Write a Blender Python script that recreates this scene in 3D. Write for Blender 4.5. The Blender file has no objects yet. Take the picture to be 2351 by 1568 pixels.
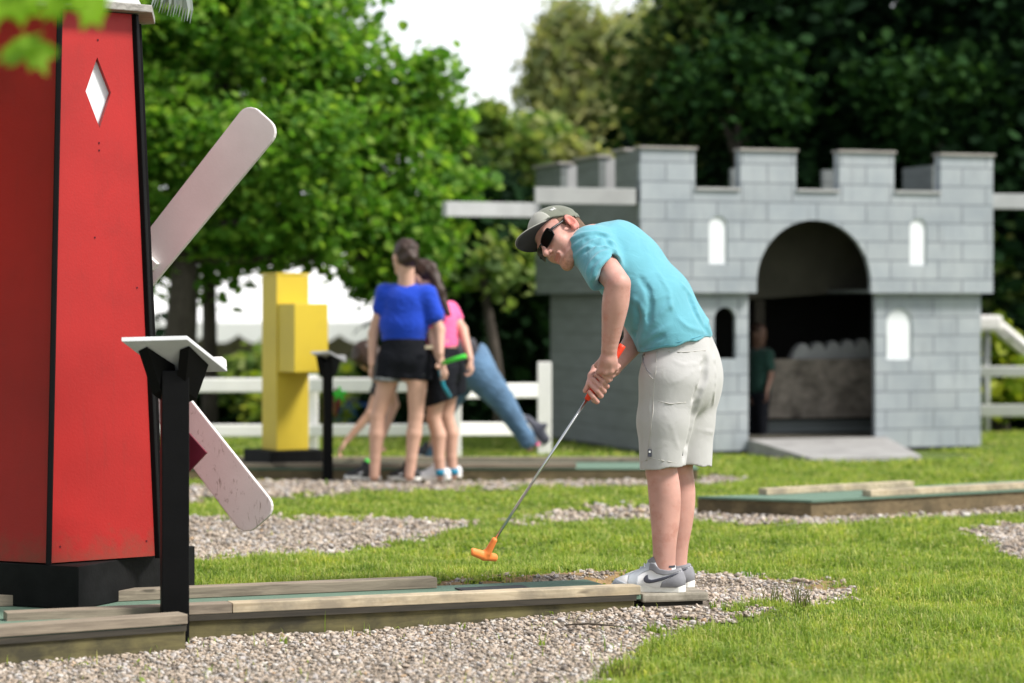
import bpy, bmesh, math, random, os
import numpy as np
from mathutils import Vector, Matrix, Euler
from math import radians as rad, sin, cos, pi
rng = np.random.default_rng(7); random.seed(7)
SKIP = os.environ.get('SK', '').split(',')
S = bpy.context.scene; COL = S.collection
# ------------------------------------------------------------------ survey of the photograph
F = 5551.0; EYE = 1.28; U0 = 1175.5; V0 = 700.0        # focal length in picture units, eye height, horizon
def P(u, v, Y): return np.array([(u-U0)*Y/F, Y, EYE-(v-V0)*Y/F])
def G(u, v, z=0.0):
    Y = F*(EYE-z)/(v-V0); return np.array([(u-U0)*Y/F, Y, z])
def srgb(r, g, b):
    f = lambda c: c/12.92 if c <= .04045 else ((c+.055)/1.055)**2.4
    return (f(r/255), f(g/255), f(b/255), 1)
def unit(v): v = np.asarray(v, float); return v/np.linalg.norm(v)
# ------------------------------------------------------------------ objects
def tag(o, label=None, cat=None, group=None, kind=None):
    for k, v in (('label', label), ('category', cat), ('group', group), ('kind', kind)):
        if v: o[k] = v
    return o
def link(name, me, m=None, parent=None):
    o = bpy.data.objects.new(name, me); COL.objects.link(o)
    if m is not None:
        for mm in (m if isinstance(m, (list, tuple)) else [m]): me.materials.append(mm)
    if parent is not None: o.parent = parent
    return o
def empty(name, loc, rz=0.0):
    o = bpy.data.objects.new(name, None); COL.objects.link(o)
    o.location = [float(x) for x in loc]; o.rotation_euler = (0, 0, rz); o.empty_display_size = .1
    return o
def npmesh(name, V, faces, smooth=False):
    """faces: list of (n,k) int arrays"""
    me = bpy.data.meshes.new(name)
    V = np.ascontiguousarray(V, np.float32)
    me.vertices.add(len(V)); me.vertices.foreach_set('co', V.ravel())
    faces = [np.asarray(f, np.int32) for f in faces if len(f)]
    loops = np.concatenate([f.ravel() for f in faces])
    tot = np.concatenate([np.full(len(f), f.shape[1], np.int32) for f in faces])
    st = np.concatenate([[0], np.cumsum(tot)[:-1]]).astype(np.int32)
    me.loops.add(len(loops)); me.loops.foreach_set('vertex_index', loops)
    me.polygons.add(len(tot)); me.polygons.foreach_set('loop_start', st)
    try: me.polygons.foreach_set('loop_total', tot)
    except Exception: pass
    me.polygons.foreach_set('use_smooth', np.full(len(tot), smooth, bool))
    me.update(calc_edges=True); me.validate()
    return me
class MB:
    """collects simple shapes for ONE mesh"""
    def __init__(s): s.bm = bmesh.new()
    def hexa(s, pts):
        v = [s.bm.verts.new([float(c) for c in p]) for p in pts]
        for f in ((0,3,2,1),(4,5,6,7),(0,1,5,4),(1,2,6,5),(2,3,7,6),(3,0,4,7)): s.bm.faces.new([v[i] for i in f])
        return s
    def box(s, x0, x1, y0, y1, z0, z1):
        return s.hexa([(x0,y0,z0),(x1,y0,z0),(x1,y1,z0),(x0,y1,z0),(x0,y0,z1),(x1,y0,z1),(x1,y1,z1),(x0,y1,z1)])
    def beam(s, a, b, w, h, up=(0,0,1)):
        """box beam between a and b, w across, h along up"""
        a, b = np.array(a, float), np.array(b, float); d = unit(b-a); up = np.array(up, float)
        sd = unit(np.cross(d, up)); up = np.cross(sd, d)
        q = [(-w/2,-h/2),(w/2,-h/2),(w/2,h/2),(-w/2,h/2)]
        p0 = [a+sd*i+up*j for i, j in q]; p1 = [b+sd*i+up*j for i, j in q]
        return s.hexa([p0[0],p0[1],p1[1],p1[0],p0[3],p0[2],p1[2],p1[3]])
    def prism(s, poly, A, B, N, t, O=(0,0,0)):
        """polygon (a,b) in the plane spanned by A,B at O, extruded t along N"""
        A, B, N, O = (np.array(q, float) for q in (A, B, N, O))
        v0 = [s.bm.verts.new([float(c) for c in O+A*p[0]+B*p[1]]) for p in poly]
        v1 = [s.bm.verts.new([float(c) for c in O+A*p[0]+B*p[1]+N*t]) for p in poly]
        n = len(poly)
        s.bm.faces.new(v0[::-1]); s.bm.faces.new(v1)
        for i in range(n): s.bm.faces.new((v0[i], v0[(i+1)%n], v1[(i+1)%n], v1[i]))
        return s
    def tube(s, pts, radii, n=10, cap=True):
        pts = [np.array(p, float) for p in pts]
        if not hasattr(radii, '__len__'): radii = [radii]*len(pts)
        rings = []; ref = np.array([0.31, .17, .93])
        for i, p in enumerate(pts):
            d = unit(pts[min(i+1, len(pts)-1)]-pts[max(i-1, 0)])
            a = unit(np.cross(d, ref if abs(d@unit(ref)) < .95 else np.array([1.,0,0]))); b = np.cross(d, a)
            rings.append([s.bm.verts.new([float(c) for c in p+radii[i]*(a*cos(2*pi*k/n)+b*sin(2*pi*k/n))]) for k in range(n)])
        for r0, r1 in zip(rings, rings[1:]):
            for k in range(n):
                f = s.bm.faces.new((r0[k], r0[(k+1)%n], r1[(k+1)%n], r1[k])); f.smooth = True
        if cap: s.bm.faces.new(rings[0][::-1]); s.bm.faces.new(rings[-1])
        return s
    def build(s, name, m, parent=None, bevel=0.0, local=None, jit=0.0, seg=2):
        if bevel:
            bmesh.ops.recalc_face_normals(s.bm, faces=s.bm.faces)
            es = [e for e in s.bm.edges if len(e.link_faces) == 2 and e.calc_face_angle(0) > .5]
            bmesh.ops.bevel(s.bm, geom=es, offset=bevel, segments=seg, affect='EDGES', profile=.6, clamp_overlap=True)
        bmesh.ops.recalc_face_normals(s.bm, faces=s.bm.faces)
        me = bpy.data.meshes.new(name); s.bm.to_mesh(me); s.bm.free()
        if local is not None: me.transform(local)
        return link(name, me, m, parent)
def to_local(o): return Matrix.Translation(o.location).__matmul__(o.rotation_euler.to_matrix().to_4x4()).inverted()
def cut(o, cutters):
    """carve the cutter meshes out of o"""
    for c in cutters:
        md = o.modifiers.new('cut', 'BOOLEAN'); md.object = c; md.operation = 'DIFFERENCE'; md.solver = 'EXACT'
    bpy.context.view_layer.update()
    dg = bpy.context.evaluated_depsgraph_get()
    me = bpy.data.meshes.new_from_object(o.evaluated_get(dg))
    o.modifiers.clear(); o.data = me
    for c in cutters: bpy.data.objects.remove(c)
# ------------------------------------------------------------------ materials
class N:
    def __init__(s, name):
        s.m = bpy.data.materials.new(name); s.m.use_nodes = True; s.t = s.m.node_tree
        s.p = s.t.nodes['Principled BSDF']; s.out = s.t.nodes['Material Output']
    def n(s, typ, **kw):
        x = s.t.nodes.new(typ)
        for k, v in kw.items():
            if k.startswith('_'): setattr(x, k[1:], v)
            else:
                i = x.inputs[int(k[1:])] if k[0] == 'i' and k[1:].isdigit() else x.inputs[k.replace('0', ' ')]
                if hasattr(v, 'is_output') or isinstance(v, bpy.types.NodeSocket): s.t.links.new(v, i)
                else: i.default_value = v
        return x
    def l(s, a, b): s.t.links.new(a, b)
    def ramp(s, fac, stops, interp='LINEAR'):
        r = s.n('ShaderNodeValToRGB'); r.color_ramp.interpolation = interp
        el = r.color_ramp.elements
        while len(el) < len(stops): el.new(.5)
        for e, (p, c) in zip(el, stops): e.position = p; e.color = c
        s.l(fac, r.inputs[0]); return r.outputs[0]
    def mix(s, fac, a, b, mode='MIX'):
        x = s.n('ShaderNodeMix', _data_type='RGBA', _blend_type=mode)
        for v, i in ((fac, x.inputs[0]), (a, x.inputs[6]), (b, x.inputs[7])):
            if isinstance(v, bpy.types.NodeSocket): s.l(v, i)
            else: i.default_value = v
        return x.outputs[2]
    def obj(s, scale=(1,1,1), rot=(0,0,0)):
        tc = s.n('ShaderNodeTexCoord'); mp = s.n('ShaderNodeMapping')
        s.l(tc.outputs['Object'], mp.inputs[0]); mp.inputs[3].default_value = scale; mp.inputs[2].default_value = rot
        return mp.outputs[0]
    def noise(s, vec, scale, detail=4, rough=.55, dist=0):
        x = s.n('ShaderNodeTexNoise'); s.l(vec, x.inputs['Vector']); x.inputs['Scale'].default_value = scale
        x.inputs['Detail'].default_value = detail; x.inputs['Roughness'].default_value = rough; x.inputs['Distortion'].default_value = dist
        return x.outputs[0]
    def bump(s, hgt, strength=.3, dist=.01, nrm=None):
        b = s.n('ShaderNodeBump'); s.l(hgt, b.inputs['Height']); b.inputs['Strength'].default_value = strength; b.inputs['Distance'].default_value = dist
        if nrm is not None: s.l(nrm, b.inputs['Normal'])
        s.l(b.outputs[0], s.p.inputs['Normal']); return b.outputs[0]
    def set(s, **kw):
        for k, v in kw.items():
            i = s.p.inputs[k.replace('_', ' ')]
            if isinstance(v, bpy.types.NodeSocket): s.l(v, i)
            else: i.default_value = v
        return s
def mul(c, k): return (min(c[0]*k, 1), min(c[1]*k, 1), min(c[2]*k, 1), 1)
def plain(name, col, rough=.6, var=.12, scale=6, bump=.15, bscale=60, bdist=.004, spec=.4, metal=0, sss=0, dirt=None, dirt_amt=.5, dscale=9):
    """painted / cloth / plastic surface: a colour with soft variation and a fine relief"""
    k = N(name); v = k.obj()
    n1 = k.noise(v, scale, 5)
    c = k.ramp(n1, [(.3, mul(col, 1-var)), (.7, mul(col, 1+var))])
    if dirt is not None:
        d = k.noise(v, dscale, 8, .7); f = k.ramp(d, [(.5, (0,0,0,1)), (.72, (dirt_amt,)*3+(1,))])
        c = k.mix(f, c, dirt)
    k.set(Base_Color=c, Roughness=rough, Metallic=metal); k.p.inputs['Specular IOR Level'].default_value = spec
    if sss:
        k.p.inputs['Subsurface Weight'].default_value = sss; k.p.inputs['Subsurface Radius'].default_value = (.012, .005, .003); k.p.inputs['Subsurface Scale'].default_value = 1
    if bump: k.bump(k.noise(v, bscale, 4), bump, bdist)
    return k.m
def wood(name, c0, c1, rough=.75, stretch=(1.2, 14, 14), stain=None, sscale=3, samt=.7, bump=.35, knots=True):
    k = N(name); v = k.obj(stretch); v1 = k.obj()
    g = k.noise(v, 3.0, 7, .65, .8)
    c = k.ramp(g, [(.3, c0), (.65, c1)])
    if knots:
        kn = k.noise(k.obj((3.2, 9, 9)), 1.6, 2); c = k.mix(k.ramp(kn, [(.66, (0,0,0,1)), (.72, (.75,)*3+(1,))]), c, mul(c0, .35))
    if stain is not None:
        d = k.noise(v1, sscale, 6, .65); c = k.mix(k.ramp(d, [(.42, (0,0,0,1)), (.62, (samt,)*3+(1,))]), c, stain)
    k.set(Base_Color=c, Roughness=rough); k.bump(g, bump, .004)
    return k.m
def leafmat(name, cols, trans=.35, rough=.6, tcol=1.5, spec=.2, patch=0):
    k = N(name); gi = k.n('ShaderNodeNewGeometry')
    st = [(i/(len(cols)-1), c) for i, c in enumerate(cols)]
    c = k.ramp(gi.outputs['Random Per Island'], st)
    if patch:
        c = k.mix(1.0, c, k.ramp(k.noise(k.obj(), patch, 6, .65), [(.32, (.62, .70, .6, 1)), (.5, (1, 1, 1, 1)), (.68, (1.35, 1.18, 1.1, 1))]), 'MULTIPLY')
    k.set(Base_Color=c, Roughness=rough); k.p.inputs['Specular IOR Level'].default_value = spec
    tr = k.n('ShaderNodeBsdfTranslucent'); tc = k.mix(1.0, c, (tcol, tcol*1.05, tcol*.5, 1), 'MULTIPLY'); k.l(tc, tr.inputs[0])
    mx = k.n('ShaderNodeMixShader'); mx.inputs[0].default_value = trans
    k.l(k.p.outputs[0], mx.inputs[1]); k.l(tr.outputs[0], mx.inputs[2]); k.l(mx.outputs[0], k.out.inputs[0])
    return k.m
M = {}
M['red'] = plain('red_paint', (.34, .013, .012, 1), .42, .18, 1.4, .3, 110, .002, .3, dirt=(.16, .012, .01, 1), dirt_amt=.35, dscale=1.6)  # broad tone shifts and deeper red patches stand for soft reflections and dirt
_r = bpy.data.materials['red_paint']; _k = N('_tmp'); bpy.data.materials.remove(_k.m); _k.m = _r; _k.t = _r.node_tree; _k.p = _k.t.nodes['Principled BSDF']; _k.out = _k.t.nodes['Material Output']
def splash(k, z0, z1, col):
    """mud splashed up from the ground and rain streaks"""
    src = k.p.inputs['Base Color'].links[0].from_socket; tc = k.n('ShaderNodeTexCoord'); sp = k.n('ShaderNodeSeparateXYZ'); k.l(tc.outputs['Object'], sp.inputs[0])
    mr = k.n('ShaderNodeMapRange'); k.l(sp.outputs[2], mr.inputs[0]); mr.inputs[1].default_value = z0; mr.inputs[2].default_value = z1; mr.inputs[3].default_value = .30; mr.inputs[4].default_value = -.25
    ad = k.n('ShaderNodeMath', _operation='ADD'); k.l(mr.outputs[0], ad.inputs[0]); k.l(k.noise(k.obj(), 14, 8, .75), ad.inputs[1])
    c = k.mix(k.ramp(ad.outputs[0], [(.55, (0,)*3+(1,)), (.85, (.6,)*3+(1,))]), src, col)
    st = k.noise(k.obj((26, 26, 1.3)), 1.5, 6, .7); c = k.mix(k.ramp(st, [(.55, (0,)*3+(1,)), (.8, (.35,)*3+(1,))]), c, (.20, .02, .016, 1)); k.l(c, k.p.inputs['Base Color'])
splash(_k, .27, .52, (.15, .05, .03, 1))
M['black'] = plain('black_paint', (.0025, .0025, .003, 1), .55, .3, 8, .2, 90, .002, .12)
M['blackwood'] = plain('black_stained_wood', (.006, .006, .0065, 1), .7, .4, 12, .35, 50, .003, .15)
M['white'] = plain('white_paint', (.72, .70, .68, 1), .5, .06, 4, .2, 60, .002, .4)
def bladem(name, dirt):
    k = N(name); v = k.obj(); c = k.ramp(k.noise(v, 4, 5), [(.3, (.56, .52, .52, 1)), (.7, (.66, .62, .62, 1))])
    if dirt:
        d = k.noise(k.obj((9, 9, 3), (0, rad(38), 0)), 5.5, 9, .72, .6); c = k.mix(k.ramp(d, [(.56, (0,)*3+(1,)), (.68, (.8,)*3+(1,))]), c, (.13, .09, .06, 1))
    k.set(Base_Color=c, Roughness=.5); k.bump(k.noise(v, 90, 4), .2, .002); return k.m
M['bladedirty'] = bladem('scuffed_white_paint', True); M['bladeclean'] = bladem('aged_white_paint', False)
M['bladewhite'] = plain('weathered_white_paint', (.66, .60, .60, 1), .55, .06, 5, .25, 70, .002, .35, dirt=(.10, .06, .035, 1), dirt_amt=.65, dscale=16)
M['fence'] = plain('white_fence_paint', (.80, .79, .77, 1), .55, .05, 4, .15, 40, .002, .35)
M['greyboard'] = plain('pale_grey_board', (.44, .45, .46, 1), .7, .14, 5, .3, 40, .004, .3)
M['maroon'] = plain('maroon_paint', (.13, .008, .022, 1), .5, .15, 8, .1, 60, .002)
M['yellow'] = plain('yellow_paint', (.58, .43, .035, 1), .5, .10, 3, .2, 60, .002, dirt=(.38, .28, .04, 1), dirt_amt=.4, dscale=6)
M['railwood'] = wood('new_pale_timber', (.33, .26, .165, 1), (.55, .465, .33, 1), .8, stain=(.21, .18, .135, 1), sscale=6, samt=.75)
M['greyplank'] = wood('pale_grey_plank', (.22, .195, .155, 1), (.40, .365, .30, 1), .85, knots=False, stain=(.13, .115, .09, 1), sscale=9, samt=.7)
M['oldwood'] = wood('weathered_grey_timber', (.13, .105, .08, 1), (.30, .25, .19, 1), .85)
M['sidewood'] = wood('green_stained_timber', (.085, .07, .03, 1), (.16, .14, .055, 1), .85, stain=(.03, .027, .016, 1), sscale=4, samt=.85)
M['darkwood'] = wood('dark_timber', (.02, .018, .014, 1), (.05, .042, .03, 1), .85)  # very dark brown timber with faint grain
M['brownwood'] = wood('brown_timber', (.10, .07, .035, 1), (.2, .15, .08, 1), .85, stain=(.05, .04, .02, 1))
M['ply'] = wood('bare_stained_plywood', (.17, .145, .12, 1), (.30, .26, .22, 1), .85, (3, 6, 6), stain=(.055, .045, .035, 1), sscale=5, samt=.7)
M['steel'] = plain('chromed_steel', (.55, .56, .55, 1), .22, .05, 20, 0, metal=1.0)
M['carpet'] = (lambda k: (k.set(Base_Color=k.ramp(k.noise(k.obj(), 130, 6, .8), [(.3, (.075, .13, .095, 1)), (.7, (.165, .26, .195, 1))]), Roughness=.95), k.bump(k.noise(k.obj(), 240, 3), .7, .006), k.m)[2])(N('green_felt_carpet'))
M['rubber'] = plain('black_rubber', (.016, .016, .018, 1), .6, .3, 20, .5, 200, .003)
def brick(name, col, line, bw, bh, mort=.012, rough=.75):
    k = N(name); tc = k.n('ShaderNodeTexCoord'); sp = k.n('ShaderNodeSeparateXYZ'); k.l(tc.outputs['Object'], sp.inputs[0])
    cb = k.n('ShaderNodeCombineXYZ'); k.l(sp.outputs[0], cb.inputs[0]); k.l(sp.outputs[2], cb.inputs[1])
    b = k.n('ShaderNodeTexBrick'); k.l(cb.outputs[0], b.inputs['Vector']); b.inputs['Scale'].default_value = 1
    b.inputs['Brick Width'].default_value = bw; b.inputs['Row Height'].default_value = bh; b.inputs['Mortar Size'].default_value = mort
    b.inputs['Mortar Smooth'].default_value = .3; b.inputs['Bias'].default_value = 0
    b.inputs['Color1'].default_value = mul(col, .94); b.inputs['Color2'].default_value = mul(col, 1.05); b.inputs['Mortar'].default_value = line
    w = k.noise(k.obj(), 2.2, 5, .6); c = k.mix(1.0, b.outputs[0], k.ramp(w, [(.3, (.78, .8, .82, 1)), (.7, (1.1, 1.08, 1.05, 1))]), 'MULTIPLY')
    st = k.noise(k.obj((7, 7, .9)), 2.0, 7, .7); c = k.mix(k.ramp(st, [(.52, (0,)*3+(1,)), (.75, (.6,)*3+(1,))]), c, mul(col, .55)); k.set(Base_Color=c, Roughness=rough); k.bump(b.outputs['Fac'], -.25, .008); return k.m
CG = (.335, .37, .405, 1)
M['castle'] = brick('grey_painted_blocks', CG, (.17, .19, .215, 1), .47, .165, .008)
def siding(name, col):
    k = N(name); tc = k.n('ShaderNodeTexCoord'); sp = k.n('ShaderNodeSeparateXYZ'); k.l(tc.outputs['Object'], sp.inputs[0])
    mm = k.n('ShaderNodeMath', _operation='MODULO'); k.l(sp.outputs[2], mm.inputs[0]); mm.inputs[1].default_value = .165
    f = k.ramp(mm.outputs[0], [(.0, (.35,)*3+(1,)), (.012, (1,)*3+(1,))])
    c = k.mix(1.0, k.ramp(k.noise(k.obj((1, 1, 5)), 3, 5), [(.3, mul(col, .85)), (.7, mul(col, 1.12))]), f, 'MULTIPLY')
    k.set(Base_Color=c, Roughness=.75); return k.m
M['siding'] = siding('grey_green_side_boards', (.145, .163, .162, 1))
M['ledge'] = plain('pale_grey_trim', (.33, .335, .34, 1), .7, .12, 4, .2, 40, .003)
M['cap'] = wood('weathered_cap_board', (.16, .15, .14, 1), (.36, .34, .32, 1), .85, knots=False)
M['panel'] = plain('white_window_panel', (.74, .77, .80, 1), .5, .03, 2, 0)
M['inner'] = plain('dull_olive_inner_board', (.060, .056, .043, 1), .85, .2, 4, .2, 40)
M['void'] = plain('interior_darkness', (.012, .012, .011, 1), .9, .2, 4, 0)  # near-black: the darkness of the interior put into the colour
M['ramp'] = plain('grey_ramp_deck', (.30, .295, .29, 1), .8, .15, 3, .3, 60, .004, dirt=(.14, .13, .12, 1), dirt_amt=.5)
M['skin'] = plain('fair_ruddy_skin', (.52, .285, .24, 1), .5, .16, 7, .3, 320, .0015, .35, sss=.12, dirt=(.42, .16, .12, 1), dirt_amt=.7, dscale=16)
M['skinred'] = plain('flushed_skin', (.52, .19, .155, 1), .5, .12, 20, .15, 200, .001, .35, sss=.15)
M['lip'] = plain('lips', (.46, .19, .155, 1), .45, .1, 20, 0)
M['stubble'] = plain('stubbled_chin', (.47, .245, .185, 1), .6, .25, 60, .3, 400, .001, .3)
M['skinb'] = plain('fair_skin', (.56, .33, .25, 1), .5, .08, 9, 0, sss=0)
M['skind'] = plain('skin_darkened_for_shade', (.13, .07, .05, 1), .6, .1, 9, 0)  # shade of the doorway put into the skin colour
M['hair'] = plain('dark_brown_hair', (.036, .018, .012, 1), .5, .4, 40, .5, 90, .006)
M['hairs'] = plain('short_sandy_hair', (.13, .075, .045, 1), .7, .3, 60, .6, 260, .004)
def cloth(name, col, var=.06, weave=420, wb=.12, fold=0, fs=9, rough=.85, sheen=.2):
    k = N(name); v = k.obj()
    c = k.ramp(k.noise(v, 7, 5), [(.3, mul(col, 1-var)), (.7, mul(col, 1+var))])
    k.set(Base_Color=c, Roughness=rough); k.p.inputs['Specular IOR Level'].default_value = .2; k.p.inputs['Sheen Weight'].default_value = sheen
    h = k.noise(v, weave, 2)
    b = k.n('ShaderNodeBump'); k.l(h, b.inputs['Height']); b.inputs['Strength'].default_value = wb; b.inputs['Distance'].default_value = .002
    if fold: k.bump(k.noise(v, fs, 3, .5, 1.2), fold, .02, b.outputs[0])
    else: k.l(b.outputs[0], k.p.inputs['Normal'])
    return k.m
M['tee'] = cloth('turquoise_jersey', (.115, .34, .42, 1), .06, fold=.26, fs=13)
M['teeseam'] = cloth('turquoise_stitching', (.07, .27, .36, 1), .05)
M['shorts'] = cloth('off_white_cotton', (.435, .43, .43, 1), .04, fold=.10, fs=16)
M['seam'] = cloth('shorts_stitching', (.42, .405, .385, 1), .04)
M['blue'] = cloth('royal_blue_jersey', (.008, .05, .46, 1), fold=.5, fs=9)
M['navy'] = cloth('black_denim', (.005, .006, .010, 1), sheen=0)
M['cuff'] = cloth('grey_frayed_cuff', (.14, .15, .15, 1))
M['pink'] = cloth('bright_pink_jersey', (.85, .12, .30, 1), fold=.4)
M['jeans'] = cloth('washed_blue_denim', (.085, .16, .265, 1), .3, fold=.5, fs=7)
M['greytee'] = cloth('dark_grey_jersey', (.045, .042, .05, 1))
M['greentee'] = cloth('dark_green_jersey', (.006, .032, .024, 1))
M['teal'] = cloth('teal_trim', (.01, .20, .27, 1))
M['capcloth'] = cloth('olive_grey_twill', (.165, .175, .14, 1), .22, 500, .2)
M['capfront'] = cloth('pale_olive_twill', (.40, .40, .36, 1), .08, 500, .2)
M['capunder'] = cloth('black_brim_lining', (.012, .012, .014, 1), .1)
M['glass'] = plain('black_sunglass_lens', (.004, .004, .004, 1), .35, .1, 10, 0, spec=.06)
M['frame'] = plain('black_plastic_frame', (.014, .015, .018, 1), .35, .1, 10, 0)
M['shoewhite'] = plain('white_leather', (.72, .72, .75, 1), .5, .05, 20, .1, 120)
M['shoegrey'] = plain('grey_suede', (.22, .22, .245, 1), .85, .1, 30, .3, 300, .002)
M['shoepale'] = plain('pale_blue_grey_leather', (.38, .41, .46, 1), .7, .1, 30, .2, 200, .002)
M['shoedark'] = plain('slate_leather', (.055, .058, .08, 1), .6, .1, 20, .1, 120)
M['sole'] = plain('white_rubber_sole', (.74, .73, .70, 1), .6, .04, 20, .1, 120, dirt=(.4, .36, .3, 1), dirt_amt=.4, dscale=30)
M['sock'] = cloth('white_sock', (.76, .76, .76, 1), .04)
M['bluesock'] = cloth('turquoise_sock', (.02, .22, .36, 1), .04)
M['orange'] = plain('orange_rubber_head', (.85, .24, .055, 1), .5, .08, 10, .1, 60)
M['grip'] = plain('red_orange_rubber_grip', (.80, .055, .02, 1), .55, .08, 20, .3, 200)
M['green'] = plain('bright_green_plastic', (.05, .55, .04, 1), .4, .06, 10, 0)
M['bark'] = wood('grey_brown_bark', (.025, .02, .015, 1), (.075, .062, .05, 1), .95, (9, 9, 1.4), bump=.8, knots=False)
M['tent'] = plain('white_tent_fabric', (.82, .82, .82, 1), .8, .03, 1, 0)
M['tentdark'] = plain('taupe_tent_wall', (.20, .17, .145, 1), .9, .1, 1, 0)
M['bluepaint'] = plain('blue_tarpaulin', (.015, .07, .22, 1), .6, .1, 2, 0)
M['twig'] = wood('dry_twig', (.03, .024, .018, 1), (.09, .07, .05, 1), .9, knots=False)
M['maple'] = leafmat('maple_leaves', [(.055, .15, .02, 1), (.09, .215, .028, 1), (.15, .29, .042, 1), (.26, .39, .065, 1)], .52)
M['dark'] = leafmat('dark_leaves', [(.005, .014, .006, 1), (.008, .023, .009, 1), (.012, .034, .012, 1), (.020, .052, .016, 1)], .15, .8, spec=.06)  # darkness of backlit, shaded foliage put into the leaf colour
M['olive'] = leafmat('olive_needles', [(.12, .15, .065, 1), (.21, .25, .11, 1), (.32, .34, .16, 1), (.43, .40, .20, 1)], .45)  # lightened so the needle colour itself carries the haze
M['mid'] = leafmat('mid_green_leaves', [(.06, .11, .035, 1), (.12, .20, .05, 1), (.21, .29, .08, 1), (.31, .34, .12, 1)], .45)  # lightened to stand in for haze and for light the tall trees block
M['lime'] = leafmat('lime_leaves', [(.12, .20, .02, 1), (.22, .30, .03, 1), (.36, .38, .04, 1)], .4)
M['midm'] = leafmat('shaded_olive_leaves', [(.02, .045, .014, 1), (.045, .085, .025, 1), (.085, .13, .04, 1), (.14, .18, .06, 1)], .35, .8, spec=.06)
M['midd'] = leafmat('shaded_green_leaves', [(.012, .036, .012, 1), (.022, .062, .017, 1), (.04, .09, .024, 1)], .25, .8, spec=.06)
M['lime2'] = leafmat('young_maple_leaves', [(.16, .30, .012, 1), (.22, .38, .02, 1)], .45)
M['frond'] = leafmat('pale_dry_frond', [(.20, .24, .22, 1), (.36, .40, .38, 1)], .2, tcol=1.0)
# ================================================================== SETTING: ground, gravel, grass
def rel(o): return (Matrix.Translation(o.location) @ Matrix.Rotation(o.rotation_euler.z, 4, 'Z')).inverted()
LA = np.array([-1.226, 9.252]); LPH = rad(20.2); LD = np.array([cos(LPH), sin(LPH)]); LN = np.array([-sin(LPH), cos(LPH)])
def sst(a, b, x): t = np.clip((x-a)/(b-a), 0, 1); return t*t*(3-2*t)
def wob(x, y, s): return np.sin(x*1.7*s+np.sin(y*2.3*s)*1.3)+np.sin(y*2.1*s+1.3+np.sin(x*1.1*s)*1.7)
def gh(x, y):
    """height of the ground"""
    x = np.asarray(x, float); y = np.asarray(y, float)
    a = (x-LA[0])*LD[0]+(y-LA[1])*LD[1]; b = (x-LA[0])*LN[0]+(y-LA[1])*LN[1]
    da = np.maximum(np.maximum(-.9-a, a-2.1), 0); db = np.maximum(np.maximum(-b, b-.55), 0)
    h = .036*np.exp(-(da**2+db**2)/.16)*sst(.5, 1.7, a)-.006*np.exp(-(da**2+db**2)/.2)
    h += .062*sst(.58, .72, b)*np.exp(-np.maximum(b-.6, 0)**2/1.6)*sst(-2.2, -1.0, a)*(1-sst(2.0, 3.2, a))
    return h+.008*wob(x, y, 1.1)*sst(8, 11, y)-2.1*sst(23.2, 40, y)
def axis(stops):
    out = []
    for (a, b, d) in stops: out += list(np.arange(a, b, d))
    return np.array(out+[stops[-1][1]])
def inpoly(x, y, poly):
    r = np.zeros(x.shape, bool); n = len(poly)
    for i in range(n):
        x0, y0 = poly[i]; x1, y1 = poly[(i+1) % n]
        if y0 == y1: continue
        c = ((y0 > y) != (y1 > y)) & (x < (x1-x0)*(y-y0)/(y1-y0)+x0); r ^= c
    return r
def gp(l): return [tuple(G(u, v)[:2]) for u, v in l]
GRAVEL = [gp([(-500, 1460), (0, 1430), (300, 1425), (900, 1400), (1480, 1370), (1600, 1338), (1800, 1342), (1985, 1362), (1930, 1385), (1840, 1400), (1720, 1412), (1650, 1432), (1560, 1465), (1480, 1500), (1400, 1548), (1340, 1600), (1180, 1700), (-900, 1850)]),
          gp([(-400, 1196), (430, 1194), (1000, 1194), (1095, 1203), (1060, 1218), (980, 1240), (800, 1266), (600, 1290), (430, 1304), (-400, 1330)]),
          gp([(1130, 1200), (1300, 1172), (1480, 1164), (1600, 1172), (1870, 1160), (2020, 1146), (2351, 1126), (2700, 1118), (2700, 1164), (2351, 1176), (2150, 1190), (1900, 1206), (1600, 1203), (1480, 1200), (1300, 1204)]),
          gp([(2215, 1214), (2310, 1206), (2700, 1200), (2700, 1290), (2400, 1285), (2340, 1276), (2262, 1250)]),
          gp([(-300, 1120), (430, 1122), (740, 1100), (1100, 1094), (1310, 1090), (1500, 1090), (1720, 1096), (1660, 1112), (1300, 1120), (900, 1128), (740, 1136), (430, 1150), (-300, 1168)])]
SOIL = [gp([(1585, 1330), (1700, 1325), (1850, 1334), (2000, 1354), (1990, 1366), (1800, 1358), (1620, 1356)]), [tuple(LA+LD*a+LN*b) for a, b in ((1.05, .60), (1.05, .70), (1.3, .80), (1.6, .86), (1.9, .76), (2.15, .80), (2.15, .5), (1.88, .45), (1.88, .60))]]
def lanebox(x, y, m=0.0):
    a = (x-LA[0])*LD[0]+(y-LA[1])*LD[1]; b = (x-LA[0])*LN[0]+(y-LA[1])*LN[1]
    return (a > -1.6-m) & (a < 1.9+m) & (b > -m) & (b < .62+m)
RL = [(1.128, 14.75), (1.788, 14.45), (3.95, 15.75), (3.66, 16.26), (1.50, 14.88)]
_c, _s = cos(rad(18)), sin(rad(18)); CASTLE_FOOT = [(1.0875+a*_c-b*_s, 20.5+a*_s+b*_c) for a, b in ((-.05, -.12), (1.1, -.15), (1.75, -1.3), (2.9, -1.3), (2.6, -.15), (3.4, -.12), (3.4, 2.8), (-.05, 2.8))]
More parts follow.
